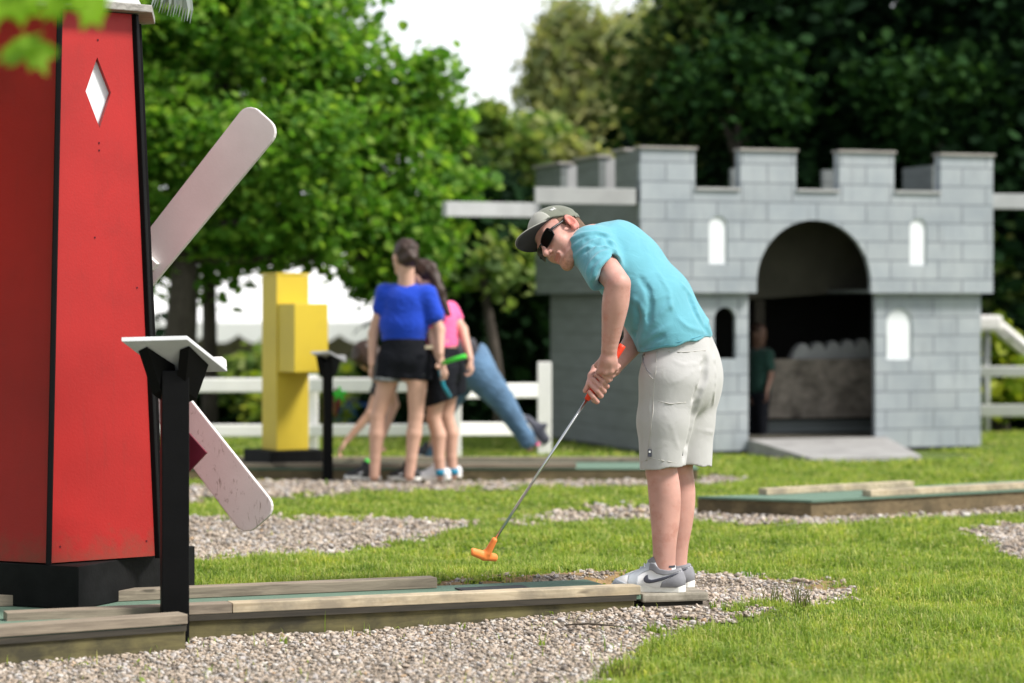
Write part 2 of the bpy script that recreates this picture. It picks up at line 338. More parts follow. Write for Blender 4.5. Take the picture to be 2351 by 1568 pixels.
def ground_kind(x, y):
    """0 grass, 1 gravel, 2 bare soil, 3 under a lane"""
    wx = x+.035*wob(x, y, 9)+.02*wob(y, x, 23); wy = y+.10*wob(y+3, x, 7)+.06*wob(x, y, 19)
    k = np.zeros(x.shape, int)
    for p in SOIL: k[inpoly(wx, wy, p)] = 2
    for p in GRAVEL: k[inpoly(wx, wy, p)] = 1
    k[lanebox(x, y, -.01)] = 3
    k[inpoly(x, y, RL)] = 3
    k[(y > 17.55) & (y < 18.5) & (x > -3) & (x < 1.4)] = 3
    k[inpoly(x, y, CASTLE_FOOT)] = 3
    return k
def plank(x, y): return (x > .53) & (x < .82) & (y > 9.9) & (y < 10.34)
gx = axis([(-70, -16, 3), (-16, -5.4, .5), (-5.4, 5.4, .045), (5.4, 16, .5), (16, 71, 3)])
gy = axis([(.5, 6, .5), (6, 12.5, .045), (12.5, 18, .08), (18, 26, .25), (26, 44, 1), (44, 161, 6)])
XX, YY = np.meshgrid(gx, gy, indexing='ij'); nx, ny = XX.shape
VV = np.stack([XX, YY, gh(XX, YY)], -1).reshape(-1, 3)
ii, jj = np.meshgrid(np.arange(nx-1), np.arange(ny-1), indexing='ij'); q = ii*ny+jj
FQ = np.stack([q, q+ny, q+ny+1, q+1], -1).reshape(-1, 4)
def groundmat(name, cols, scale, bumpk, bscale, bd):
    k = N(name); v = k.obj(); n = k.noise(v, scale, 8, .7)
    c = k.ramp(n, cols); c = k.mix(1.0, c, k.ramp(k.noise(v, 1.3, 4), [(.3, (.8,)*3+(1,)), (.7, (1.15,)*3+(1,))]), 'MULTIPLY')
    k.set(Base_Color=c, Roughness=.95); k.p.inputs['Specular IOR Level'].default_value = .15
    k.bump(k.noise(v, bscale, 6, .7), bumpk, bd); return k.m
M['turf'] = groundmat('soil_under_grass', [(.3, (.05, .075, .018, 1)), (.5, (.095, .14, .03, 1)), (.7, (.15, .18, .05, 1))], 25, .6, 60, .02)
M['gravelbed'] = groundmat('gravel_bed', [(.25, (.08, .065, .05, 1)), (.45, (.20, .165, .13, 1)), (.6, (.34, .29, .24, 1)), (.78, (.48, .44, .39, 1))], 60, 1.0, 75, .02)
M['soilbed'] = groundmat('orange_soil', [(.3, (.16, .10, .05, 1)), (.6, (.34, .23, .12, 1)), (.8, (.45, .35, .24, 1))], 30, .8, 60, .015)
g = link('ground', npmesh('ground', VV, [FQ], True), M['turf']); g['kind'] = 'structure'
fc = VV[FQ].mean(1); kk = ground_kind(fc[:, 0], fc[:, 1])
fine = (np.abs(fc[:, 0]) < 5.4) & (fc[:, 1] > 6.2) & (fc[:, 1] < 18.2)
def sheet(name, sel, m, dz):
    f = FQ[sel & fine]; u, inv = np.unique(f, return_inverse=True)
    v = VV[u].copy(); v[:, 2] += dz
    o = link(name, npmesh(name, v, [inv.reshape(-1, 4)], True), m); o['kind'] = 'structure'
sheet('gravel_path', kk == 1, M['gravelbed'], .005)
sheet('bare_soil', kk == 2, M['soilbed'], .006)
def ico(sub):
    bm = bmesh.new(); bmesh.ops.create_icosphere(bm, subdivisions=sub, radius=1)
    v = np.array([x.co[:] for x in bm.verts]); f = np.array([[x.index for x in p.verts] for p in bm.faces]); bm.free(); return v, f
def rotmats(n):
    qd = rng.normal(size=(n, 4)); qd /= np.linalg.norm(qd, axis=1)[:, None]; w, x, y, z = qd.T
    return np.stack([1-2*(y*y+z*z), 2*(x*y-z*w), 2*(x*z+y*w), 2*(x*y+z*w), 1-2*(x*x+z*z), 2*(y*z-x*w), 2*(x*z-y*w), 2*(y*z+x*w), 1-2*(x*x+y*y)], -1).reshape(n, 3, 3)
def tilts(n):
    a = rng.uniform(0, 2*pi, n); t = rng.normal(0, .38, n); b = rng.uniform(0, 2*pi, n); c, s = np.cos(a), np.sin(a); o = 0*a
    Rz = np.stack([c, -s, o, s, c, o, o, o, o+1], -1).reshape(n, 3, 3); ct, st = np.cos(t), np.sin(t); Rx = np.stack([o+1, o, o, o, ct, -st, o, st, ct], -1).reshape(n, 3, 3)
    c, s = np.cos(b), np.sin(b); R2 = np.stack([c, -s, o, s, c, o, o, o, o+1], -1).reshape(n, 3, 3); return R2@Rx@Rz
def scatter(n, x0, x1, y0, y1):
    return rng.uniform(x0, x1, n), rng.uniform(y0, y1, n)
if 'gravel' not in SKIP:
    bv, bf = ico(2); xs, ys, ss = [], [], []
    for (y0, y1, dens, sm) in ((6.8, 7.6, 2600, .0085), (7.6, 9.2, 5200, .0068), (9.2, 11, 4600, .0072), (11, 14.5, 2200, .0095), (14.5, 16.5, 900, .013), (16.5, 18, 1100, .0105)):
        n = int(dens*10*(y1-y0)); x, y = scatter(n, -5, 5, y0, y1)
        ok = (np.abs(x) < y*.235+1.2); x, y = x[ok], y[ok]; k = ground_kind(x, y)
        ok = ((k == 1) | ((k == 2) & (rng.random(len(x)) < .12))) & ~plank(x, y); x, y = x[ok], y[ok]
        xs.append(x); ys.append(y); ss.append(sm*np.clip(np.exp(rng.normal(0, .38, len(x))), .4, 2.1))
    x, y, sz = map(np.concatenate, (xs, ys, ss)); n = len(x)
    sc = sz[:, None]*rng.uniform(.7, 1.45, (n, 3)); sc[:, 2] = sz*rng.uniform(.45, .85, n)
    lump = np.stack([sum(rng.normal(0, .11)*np.sin(bv@rng.normal(0, 1.6, 3)+rng.uniform(0, 6)) for _ in range(5)) for _ in range(10)])[:, :, None]; base = bv[None]*(1+lump)*(np.abs(bv)**.25).mean(1, keepdims=True)[None]; pick = rng.integers(0, 10, n)
    V = np.einsum('nij,nvj->nvi', tilts(n), base[pick]*sc[:, None]) + np.stack([x, y, gh(x, y)+sz*.45+.003], -1)[:, None]
    Fs = bf[None]+(np.arange(n)*len(bv))[:, None, None]
    k = N('pebble_stone'); gi = k.n('ShaderNodeNewGeometry')
    c = k.ramp(gi.outputs['Random Per Island'], [(0, (.16, .135, .12, 1)), (.13, (.29, .245, .205, 1)), (.34, (.49, .40, .32, 1)), (.5, (.38, .30, .235, 1)), (.65, (.57, .485, .405, 1)), (.8, (.41, .38, .375, 1)), (.93, (.66, .62, .575, 1)), (1, (.44, .28, .15, 1))])
    c = k.mix(.5, c, k.ramp(k.noise(k.obj(), 120, 4), [(.3, (.45,)*3+(1,)), (.7, (1,)*3+(1,))]), 'MULTIPLY')
    k.set(Base_Color=c, Roughness=.85)
    tag(link('pebbles', npmesh('pebbles', V.reshape(-1, 3), [Fs.reshape(-1, 3)], True), k.m), 'loose tan and grey pebbles covering the paths', 'gravel', kind='stuff')
def bladeset(x, y, L, W, lean=.5):
    n = len(x); a = rng.uniform(0, 2*pi, n); d = np.stack([np.cos(a), np.sin(a), 0*a], -1); sd = np.stack([-np.sin(a), np.cos(a), 0*a], -1)
    b = np.stack([x, y, gh(x, y)-.004], -1); ln = rng.gamma(2, lean/2, n)[:, None]; up = np.array([0, 0, 1.])
    m = b+L[:, None]*(.55*up+.18*ln*d); t = b+L[:, None]*(np.maximum(.95-.35*ln, .35)*up+.75*ln*d)
    w = (W/2)[:, None]*sd
    V = np.stack([b-w, b+w, m+w*.85, m-w*.85, t], 1); i = np.arange(n)[:, None]*5
    return V.reshape(-1, 3), i+np.array([[0, 1, 2, 3]]), i+np.array([[3, 2, 4]])
if 'grass' not in SKIP:
    parts = []
    for (y0, y1, dens, L0, W0) in ((6.4, 7.6, 5000, .046, .0050), (7.6, 9.6, 12500, .046, .0042), (9.6, 12, 10500, .039, .0044), (12, 15, 5600, .036, .0062), (15, 19, 2700, .032, .010), (19, 25, 1100, .032, .018)):
        n = int(dens*(2*(y1*.235+1.3))*(y1-y0)); x, y = scatter(n, -y1*.235-1.3, y1*.235+1.3, y0, y1)
        ok = np.abs(x) < y*.235+1.3; x, y = x[ok], y[ok]; k = ground_kind(x, y)
        patch = wob(x, y, 2.3)+wob(x+5, y, 5.1)*.7
        pr = np.clip(.80+.16*patch, .35, 1); ok = ((k == 0) & (rng.random(len(x)) < pr)) | ((k == 2) & (rng.random(len(x)) < .06)) | ((k == 1) & (rng.random(len(x)) < .004)); x, y, pt = x[ok], y[ok], patch[ok]
        L = L0*np.clip(1+.16*pt, .6, 1.6)*np.exp(rng.normal(0, .28, len(x)))
        parts.append(bladeset(x, y, L, W0*np.exp(rng.normal(0, .25, len(x))), .62))
        # clover and broad weeds low in the sward
        n = int(len(x)*.34); s = rng.integers(0, len(x), n)
        parts.append(bladeset(x[s]+rng.normal(0, .02, n), y[s]+rng.normal(0, .02, n), L[s]*.66, W0*2.8*np.exp(rng.normal(0, .3, n)), 1.5))
    off = 0; Vs, Q, T = [], [], []
    for v, qd, tr in parts: Vs.append(v); Q.append(qd+off); T.append(tr+off); off += len(v)
    M['grass'] = leafmat('grass_blades', [(.125, .20, .032, 1), (.205, .30, .048, 1), (.275, .365, .07, 1), (.345, .415, .10, 1), (.50, .48, .21, 1)], .42, .5, 1.5, patch=2.6)
    tag(link('grass', npmesh('grass', np.concatenate(Vs), [np.concatenate(Q), np.concatenate(T)], False), M['grass']), 'mown bright green grass with clover between the paths', 'grass', kind='stuff')
# weeds at the gravel's edge: tufts of long thin stalks
def tuft(u, v, n, hgt, spread, label, m):
    p = G(u, v); vs, fs = [], []
    for i in range(n):
        a = rng.uniform(0, 2*pi); r = spread*rng.random()**.5; b = np.array([p[0]+r*cos(a), p[1]+r*sin(a), 0]); b[2] = gh(b[0], b[1])-.005
        L = hgt*rng.uniform(.5, 1.1); ln = rng.normal(0, .28, 2); w = .0022
        pts = [b+np.array([ln[0]*L*t*t, ln[1]*L*t*t, L*t*(1-.12*t)]) for t in (0, .5, 1)]
        o = len(vs); vs += [pts[0]-[w, 0, 0], pts[0]+[w, 0, 0], pts[1]+[w*.8, 0, 0], pts[1]-[w*.8, 0, 0], pts[2]]; fs.append((o, o+1, o+2, o+3)); fs.append((o+3, o+2, o+4, o+4))
    V = np.array(vs); e = np.array([p[0], p[1], float(gh(p[0], p[1]))]); me = npmesh('weed_tuft', V-e, [np.array([f for f in fs if f[2] != f[3]]), np.array([f[:3] for f in fs if f[2] == f[3]])])
    o = link('weed_tuft', me, m); o.location = e
    tag(o, label, 'weed', 'weed tufts at the edge of the gravel')
M['weed'] = leafmat('weed_stalks', [(.05, .06, .02, 1), (.10, .13, .03, 1), (.16, .14, .07, 1)], .3)
tuft(1835, 1408, 26, .16, .05, 'thin dry weed stalks at the right tip of the gravel', M['weed'])
tuft(1775, 1402, 16, .13, .05, 'shorter weed stalks in the gravel behind the shoes', M['weed'])
tuft(1725, 1336, 22, .09, .05, 'leafy weed tuft on the bare soil behind the grey shoes', M['maple'])
tuft(1420, 1560, 40, .10, .08, 'long grass tuft where gravel meets the lawn in front', M['weed'])
# a dry twig on the gravel
a, b = G(1295, 1447, .015), G(1432, 1449, .015)
t = MB().tube([a+[0,0,.02], (a*.6+b*.4)+[0, .01, .026], (a*.3+b*.7)+[0, -.012, .024], b+[0,0,.018]], [.003, .005, .004, .002], 6).tube([a*.5+b*.5+[0,0,.022], a*.35+b*.65+[.0, .05, .035]], [.004, .002], 5)
tag(t.build('twig', M['twig']), 'dark dry twig lying on the pebbles', 'twig')
# ================================================================== PUTTING LANES
def rails(mb, *boxes):
    for b in boxes: mb.box(*b)
    return mb
e = tag(empty('putting_lane', (LA[0], LA[1], 0), LPH), 'long timber edged putting lane running from the windmill to the golfer', 'golf lane')
MB().box(-.70, .158, 0, .089, .094, .131).build('rail', M['oldwood'], e, .003)
MB().box(.161, 1.868, 0, .089, .094, .131).build('rail', M['railwood'], e, .003)
MB().box(-.70, 1.16, .509, .598, .094, .137).build('rail', M['oldwood'], e, .003)
MB().box(-1.5, 1.872, .006, .60, .074, .0925).build('carpet', M['carpet'], e, .003)
MB().box(-1.2, 1.845, .014, .05, -.06, .072).build('side_board', M['sidewood'], e, .003)
MB().box(-1.2, 1.85, .001, .005, .070, .0925).build('edge_strip', M['darkwood'], e)
MB().box(-1.2, 1.845, .55, .59, -.06, .072).build('side_board', M['oldwood'], e, .003)
MB().box(1.82, 1.848, .052, .548, -.05, .072).build('end_board', M['darkwood'], e, .003)
tm = MB().box(1.22, 1.52, .27, .46, .0935, .0985).build('tee_mat', M['rubber'], None, .002, local=Matrix.Identity(4))
tm.location = (LA[0], LA[1], 0); tm.rotation_euler = (0, 0, LPH); tag(tm, 'thin black rubber tee mat lying on the green carpet', 'mat')
LB = np.array([-1.196, 8.924]); e = tag(empty('putting_lane', (LB[0], LB[1], 0), rad(30)), 'short weathered lane box cut by the left edge in front of the windmill', 'golf lane')
MB().box(-1.3, 0, 0, .089, .102, .139).build('rail', M['oldwood'], e, .004)
MB().box(-1.3, -.02, .010, .50, .084, .1005).build('carpet', M['carpet'], e, .003)
MB().box(-1.3, -.003, .005, .009, .076, .098).build('edge_strip', M['darkwood'], e)
MB().box(-1.3, -.004, .014, .052, -.06, .082).build('side_board', M['sidewood'], e, .003)
MB().box(-.055, -.022, .054, .46, -.06, .082).build('end_board', M['sidewood'], e, .003)
def yslab(poly, z0, z1): return MB().prism(poly, (1,0,0), (0,1,0), (0,0,1), z1-z0, (0,0,z0))
e = tag(empty('putting_lane', (1.788, 14.45, 0)), 'timber lane with ragged green carpet right of the golfer\'s legs', 'golf lane'); L = rel(e)
yslab(RL, -.05, .098).build('base', M['brownwood'], e, .004, L)
cp = [(1.128, 14.745)]+[(1.128+.66*t, 14.742-.30*t-.014*rng.random()) for t in np.linspace(.1, .95, 9)]+[(1.79, 14.435), (3.95, 15.735), (3.66, 16.25), (1.50, 14.87)]
yslab(cp, .1, .113).build('carpet', M['carpet'], e, 0, L)
d = unit(np.array([2.16, 1.30, 0])); p0 = np.array([1.80, 14.51, .133])
MB().beam(p0+d*.42, p0+d*3.05, .085, .038).build('rail', M['railwood'], e, .003, L)
q0 = np.array([1.54, 14.86, .133]); MB().beam(q0, q0+unit(np.array([2.16, 1.38, 0]))*1.2, .085, .038).build('rail', M['railwood'], e, .003, L)
e = tag(empty('putting_lane', (-.6, 17.7, 0)), 'far lane of brown timber behind the girls, carrying the yellow tower', 'golf lane'); L = rel(e)
MB().box(-4.2, 1.36, 17.69, 18.45, -.04, .07).build('base', M['brownwood'], e, .004, L)
MB().box(-4.2, 1.365, 17.685, 18.45, .073, .085).build('carpet', M['carpet'], e, .003, L)
MB().box(-4.2, .47, 17.68, 17.77, .088, .122).build('rail', M['oldwood'], e, .003, L)
MB().box(-4.2, 1.1, 18.36, 18.45, .088, .122).build('rail', M['oldwood'], e, .003, L)
pe = tag(empty('step_plank', (.535, 9.90, 0), rad(14)), 'short pale plank on the gravel under the golfer\'s heels', 'plank')
MB().box(0, .285, 0, .37, .060, .0955).build('board', M['greyplank'], pe, .008)
MB().box(.015, .27, .03, .10, -.03, .0585).build('block', M['darkwood'], pe, .003); MB().box(.015, .27, .26, .33, -.03, .0585).build('block', M['darkwood'], pe, .003)
# ================================================================== WINDMILL
AX = np.array([-1.872, 9.95]); e = tag(empty('windmill', (AX[0], AX[1], 0)), 'red wooden toy windmill with black edges and pale blades', 'windmill'); L = rel(e)
zb, zt, Rb, Rt, SH = .268, 2.46, .48, .33, np.array([.034, 0])
def hexv(i, z, dr=0):
    t = (z-zb)/(zt-zb); R = Rb+(Rt-Rb)*t+dr; a = rad(6.8+60*i); return np.array([AX[0]+SH[0]*t+R*sin(a), AX[1]-R*cos(a), z])
def face_pt(i, s, z, out=0.0):
    a, b = hexv(i, z), hexv(i+1, z); n = unit(np.cross(b-a, (0, 0, 1.))); return a+(b-a)*s+n*out
for i in range(6):
    mb = MB(); a, b, c, d = hexv(i, zb), hexv(i+1, zb), hexv(i+1, zt), hexv(i, zt); n = unit(np.cross(b-a, d-a)); tk = .02
    mb.hexa([a-n*tk, b-n*tk, b, a, d-n*tk, c-n*tk, c, d])
    o = mb.build('wall_panel', M['red'], e, 0, L)
    if i == 0:
        # diamond opening
        dz = [(.50, 2.20), (.335, 2.02), (.50, 1.865), (.665, 2.02)]
        dz = [(.49, 2.275), (.34, 2.135), (.51, 1.99), (.66, 2.135)]
        cu = MB(); f = [face_pt(0, s, z, .05) for s, z in dz]; bk = [face_pt(0, s, z, -.08) for s, z in dz]
        cu.hexa(bk+f); cobj = cu.build('cutter', None, None, 0, L); cobj.parent = e; cut(o, [cobj])
        MB().hexa([face_pt(0, s, z, -.034) for s, z in ((.25, 1.93), (.75, 1.93), (.75, 2.33), (.25, 2.33))]+[face_pt(0, s, z, -.026) for s, z in ((.25, 1.93), (.75, 1.93), (.75, 2.33), (.25, 2.33))]).build('diamond_window', M['panel'], e, 0, L)
for i in range(6):
    if i == 0:
        for s_, z_ in ((.5, 2.345), (.5, 1.93), (.5, 1.90), (.44, 1.55), (.9, 1.35), (.1, .33), (.9, .33)): c_ = face_pt(0, s_, z_, .0015); MB().box(c_[0]-.003, c_[0]+.003, c_[1]-.002, c_[1]+.002, c_[2]-.003, c_[2]+.003).build('nail_head', M['maroon'], e, 0, L)
    MB().beam(hexv(i, zb-.01, .004), hexv(i, zt, .004), .022, .024, (hexv(i, 1)-[AX[0], AX[1], 1])).build('corner_strip', M['black'], e, .004, L)
# skirt board and square base
mb = MB()
th = rad(66.8-90); 
def sq(s, z0, z1, cx, cy, ang):
    c, s_ = cos(ang), sin(ang); pts = []
    for z in (z0, z1):
        for (i, j) in ((-1,-1),(1,-1),(1,1),(-1,1)): pts.append((cx+s/2*(i*c-j*s_), cy+s/2*(i*s_+j*c), z))
    return MB().hexa(pts)
BX = AX+np.array([-.045, .03])
sq(.88, .0945, .262, BX[0], BX[1], rad(66.8-90+0)).build('base', M['blackwood'], e, .004, L)
# roof: hexagonal eave slab and cone
n = 6; rv = [(hexv(i, zt, .085)) for i in range(6)]
mb = MB(); mb.prism([(p[0], p[1]) for p in rv], (1,0,0), (0,1,0), (0,0,1), .03, (0, 0, zt+.004)).build('eave_board', M['cap'], e, .004, L)
mb = MB(); top = np.array([AX[0]+.034, AX[1], zt+.62]); vb = [mb.bm.verts.new(p+np.array([0,0,.036])-(p-top)*np.array([.12,.12,0])) for p in rv]; vt = mb.bm.verts.new(top)
mb.bm.faces.new(vb[::-1]); [mb.bm.faces.new((vb[i], vb[(i+1)%6], vt)) for i in range(6)]
mb.build('roof', M['greyboard'], e, 0, L)
# blades on the far right side
an = rad(165); bn = np.array([sin(an), -cos(an), 0]); bt = np.array([cos(an), sin(an), 0])*-1; up = np.array([0, 0, 1.])
hub = np.array([AX[0]-.026, AX[1], 1.225])+bn*.50
def blade_poly(L_, w, r=.06):
    p = [(.05, -w*.42), (L_-r, -w/2)]
    for a in np.linspace(-pi/2, 0, 6)[1:]: p.append((L_-r+r*cos(a), -w/2+r+r*sin(a)))
    for a in np.linspace(0, pi/2, 6): p.append((L_-r+r*cos(a), w/2-r+r*sin(a)))
    return p+[(.05, w*.42)]
for a in (49, -50, 131, 229):
    ax_ = bt*cos(rad(a))+up*sin(rad(a)); ay = -bt*sin(rad(a))+up*cos(rad(a))
    o = MB().prism(blade_poly(1.135, .192), ax_, ay, bn, .026, hub).build('blade', M['bladedirty' if a == -50 else 'bladeclean'], e, .004, L)
    mb = MB(); c = hub+ax_*.33-bn*.004; mb.beam(c-ay*.05, c+ay*.05, .04, .05, bn); mb.build('bracket', M['white'], o, .003, L)
MB().tube([hub-bn*.30, hub+bn*.05], .03, 12).tube([hub-bn*.02, hub+bn*.045], .07, 16).build('hub', M['black'], e, 0, L)
def plate_poly(r): return [(0, -r), (r, 0), (0, r), (-r, 0)]
# ================================================================== SCORE DESKS
def score_desk(px, py, rz, w, ztop, label, A, B, wv, th, dia, dr, lipm):
    z0 = float(gh(px, py)); e = tag(empty('score_desk', (px, py, z0), rz), label, 'score desk', 'score desks by the lanes'); L = rel(e)
    MB().box(-w/2, w/2, -w/2, w/2, -.05, ztop-z0).build('post', M['black'], e, .005)
    C_, D_ = B+wv, A+wv; n = unit(np.cross(B-A, wv)); n = n if n[2] > 0 else -n
    MB().hexa([A, B, C_, D_, A+n*th, B+n*th, C_+n*th, D_+n*th]).build('desk_top', M['greyboard'], e, .003, L)
    wd = unit(wv); MB().hexa([D_-wd*.03+n*th*1.02, C_-wd*.03+n*th*1.02, C_+n*th*1.02, D_+n*th*1.02, D_-wd*.03+n*(th+.035), C_-wd*.03+n*(th+.035), C_+n*(th+.035), D_+n*(th+.035)]).build('pencil_ledge', lipm, e, .002, L)
    m = (A+B)/2+wv*.5; ab = unit(B-A); pc = np.array([px, py, ztop])
    for s in (-1, 1):
        a0 = m+ab*np.linalg.norm(B-A)*.32*s-wv*.28-n*.003; a1 = m+ab*np.linalg.norm(B-A)*.32*s*.8+wv*.30-n*.003; lo = pc+ab*w*.42*s+np.array([0, 0, -.10])
        o = np.cross(unit(a1-a0), n)*.02
        mb = MB(); mb.hexa([lo-wd*w*.4-o, lo-wd*w*.4+o, lo+wd*w*.4+o, lo+wd*w*.4-o, a0-o, a0+o, a1+o, a1-o]); mb.build('bracket', M['black'], e, 0, L)
    dn = unit(dia[1]); side = unit(np.cross(dn, (0, 0, 1.))); MB().prism(plate_poly(dr), side, (0, 0, 1.), dn, .012, dia[0]).build('diamond_plate', M['maroon'], e, .002, L)
    return e
pp = P(401, 1400, 9.165)
score_desk(pp[0], pp[1], rad(12), .103, P(0, 850, 9.165)[2], 'large near black post with a tilted white score desk before the windmill',
           P(279, 784, 8.98), P(430, 780, 9.03), np.array([.125, .21, -.125]), .02, (np.array([pp[0]+.02, pp[1]+.075, P(0, 1040, 9.2)[2]]), np.array([.30, .95, 0])), .10, M['white'])
pp = P(752, 1090, 17.5)
score_desk(pp[0], pp[1], rad(12), .07, P(0, 830, 17.5)[2], 'smaller far black score desk with a grey top beside the yellow tower',
           P(714, 812, 17.4), P(756, 810, 17.42), np.array([.11, .2, -.075]), .018, (np.array([pp[0]+.05, pp[1]+.03, P(0, 925, 17.5)[2]]), np.array([.93, .35, 0])), .11, M['greyboard'])
# ================================================================== YELLOW TOWER
YT = P(655, 0, 18.02); e = tag(empty('obstacle_tower', (YT[0], YT[1], .085), rad(30.5)), 'tall square yellow tower with a boxed-out side on a black base', 'golf obstacle')
zz = lambda v: P(0, v, 17.85)[2]-.085
s = .262/2
MB().box(-s, s, -s, s, zz(1034), zz(632)).build('column', M['yellow'], e, .004)
MB().box(-s-.004, s+.004, -s-.004, s+.004, zz(632)+.002, zz(626)).build('lid', M['yellow'], e, .003)
MB().box(-s+.01, s+.02, -s-.285, -s-.002, zz(853), zz(697)).build('side_box', M['yellow'], e, .004)
MB().box(-.235, .235, -.235, .235, .003, zz(1034)-.002).build('base', M['blackwood'], e, .005)
tag(MB().box(-.02, .02, -.02, .02, -.01, .03).build('bracket', M['greyboard'], e, .003), None).location = (s+.03, 0, zz(674))
# ================================================================== CASTLE
CO = np.array([1.0875, 20.5]); CA = rad(18); cd = np.array([cos(CA), sin(CA)]); cn = np.array([-sin(CA), cos(CA)])
CZ = .02
def cs(u, off=0.0):
    """distance along the castle front at picture column u (off: how far behind the front plane)"""
    k = (u-U0)/F; o = CO+cn*off; return (k*o[1]-o[0])/(cd[0]-k*cd[1])
def cz(v, s, off=0.0): return EYE-(v-V0)*(CO[1]+s*cd[1]+off*cn[1])/F-CZ
CW, CD = cs(2280), 2.8
ca = tag(empty('toy_castle', (CO[0], CO[1], CZ), CA), 'grey painted wooden castle with battlements and an arched doorway', 'castle')
zc, zl = cz(437, .45), cz(672, .7)              # notch floor, bottom of the overhanging storey
m_u = [(1470, 1596, 342), (1700, 1828, 347), (1927, 2053, 351), (2160, 2280, 358)]
mer = [(cs(a), cs(b), cz(v, cs(a))) for a, b, v in m_u]; mer[0] = (0, mer[0][1], mer[0][2]); mer[-1] = (mer[-1][0], CW, mer[-1][2])
sa = cs(1870, .0); ra = .545; zs = cz(505, sa)-ra
arc = [(sa+ra*cos(a), zs+ra*sin(a)) for a in np.linspace(0, pi, 25)]
poly = [(0, zl), (sa-ra, zl)]+arc[::-1]+[(sa+ra, zl), (CW, zl)]
top = []
for i, (a, b, z) in enumerate(mer):
    top += [(a, z if i == 0 else zc), (a, z)] if i else [(0, z)]
    top += [(b, z)]+([(b, zc)] if i < 3 else [])
poly += top[::-1]
def panel(pl, t, name, m, y=0.0, windows=()):
    o = MB().prism(pl, (1,0,0), (0,0,1), (0,1,0), t, (0, y, 0)).build(name, m, ca)
    cutters = []
    for (x0, x1, z0, z1) in windows:
        r = (x1-x0)/2; w = [(x0, z0), (x1, z0)]+[((x0+x1)/2+r*cos(a), z1-r+r*sin(a)) for a in np.linspace(0, pi, 13)]
        c = MB().prism(w, (1,0,0), (0,0,1), (0,1,0), t+.2, (0, y-.1, 0)).build('cutter', None, ca); cutters.append(c)
    if cutters: cut(o, cutters)
    return o
def win(u0, u1, v0, v1, off=0.0):
    a, b = cs(u0, off), cs(u1, off); return (a, b, cz(v1, a, off), cz(v0, a, off))
w1, w2 = win(1628, 1671, 495, 606), win(2089, 2128, 501, 609)
panel(poly, .06, 'upper_front_wall', M['castle'], 0, (w1, w2))
def arch_panel(w, y):
    x0, x1, z0, z1 = w; r = (x1-x0)/2-.001; xm = (x0+x1)/2
    MB().prism([(xm-r, z0+.001), (xm+r, z0+.001)]+[(xm+r*cos(a), z1-r-.001+r*sin(a)) for a in np.linspace(0, pi, 13)], (1,0,0), (0,0,1), (0,1,0), .03, (0, y+.018, 0)).build('window', M['panel'], ca)
for w in (w1, w2): arch_panel(w, 0)
# (window panels sit just behind the face of the wall)
# side and rear walls of the upper storey, with their own battlements
def side_wall(name, x, zlow, zn, tops, tk, y0, y1, m):
    pl = [(y0, zlow), (y1, zlow), (y1, zn)]
    for (a, b, z) in tops[::-1]: pl += [(min(b, y1), zn), (min(b, y1), z), (a, z), (a, zn)]
    pl += [(y0, zn)]; q = [pl[0]]
    for p in pl[1:]:
        if p != q[-1]: q.append(p)
    if q[-1] == q[0]: q.pop()
    return MB().prism(q, (0,1,0), (0,0,1), (1,0,0), tk, (x, 0, 0)).build(name, m, ca)
mz = mer[0][2]
side_wall('upper_side_wall', 0.003, zl, zc, [(.063, .62, mz), (1.02, 1.62, mz-.015), (2.05, 2.797, mz-.02)], .06, .063, CD-.003, M['siding'])
side_wall('upper_side_wall', CW-.063, zl, zc, [(.063, .62, mer[-1][2]), (1.02, 1.62, mz-.02), (2.05, 2.797, mz-.02)], .06, .063, CD-.003, M['siding'])
MB().box(.07, CW-.07, CD-.06, CD, zl, zc).build('upper_rear_wall', M['siding'], ca)
for a, b in ((cs(1674, CD), cs(1790, CD)), (cs(1884, CD), cs(2010, CD)), (cs(2084, CD), cs(2165, CD))): MB().box(a, b, CD-.06, CD, zc+.003, mz+.02).build('merlon', M['siding'], ca)
# merlon returns (the pale edges of the hollow merlons)
for (a, b, z), i in zip(mer, range(4)):
    for x in ([a+.002, b-.052] if i not in (0, 3) else ([b-.052] if i == 0 else [a+.002])): MB().box(x, x+.05, .062, .12, zc+.002, z-.002).build('merlon_return', M['castle'], ca)
    MB().box(a-.014, b+.014, -.022, .13, z+.002, z+.026).build('cap_board', M['cap'], ca, .004)
for (y0, y1, z) in ((1.02, 1.62, mz-.015), (2.05, 2.79, mz-.02)):
    MB().box(.066, .32, y0+.002, y0+.05, zc+.002, z-.003).build('merlon_return', M['ledge'], ca)
    MB().box(-.03, .12, y0-.02, y1+.02, z+.002, z+.026).build('cap_board', M['cap'], ca, .004)
MB().box(-.03, .12, .31, .64, mz+.002, mz+.026).build('cap_board', M['cap'], ca, .004)
for (a, b) in ((mer[0][1], mer[1][0]), (mer[1][1], mer[2][0]), (mer[2][1], mer[3][0])): MB().box(a+.003, b-.003, -.02, .10, zc+.002, zc+.028).build('notch_sill', M['ledge'], ca, .003)
MB().box(-.93, -.03, .02, .06, cz(469, -.4), cz(431, -.4)).build('trim_board', M['ledge'], ca, .006); MB().box(-.12, .01, .062, .12, cz(469, -.4)+.01, cz(431, -.4)-.01).build('bracket', M['siding'], ca)
MB().box(.064, CW-.066, .064, CD-.064, zc-.10, zc-.06).build('shade_deck', M['void'], ca)  # unseen deck added to keep light out of the interior
MB().box(.064, sa-ra-.03, .064, CD-.064, zl+.002, zl+.03).build('soffit', M['siding'], ca); MB().box(sa+ra+.03, CW-.064, .064, CD-.064, zl+.002, zl+.03).build('soffit', M['siding'], ca)
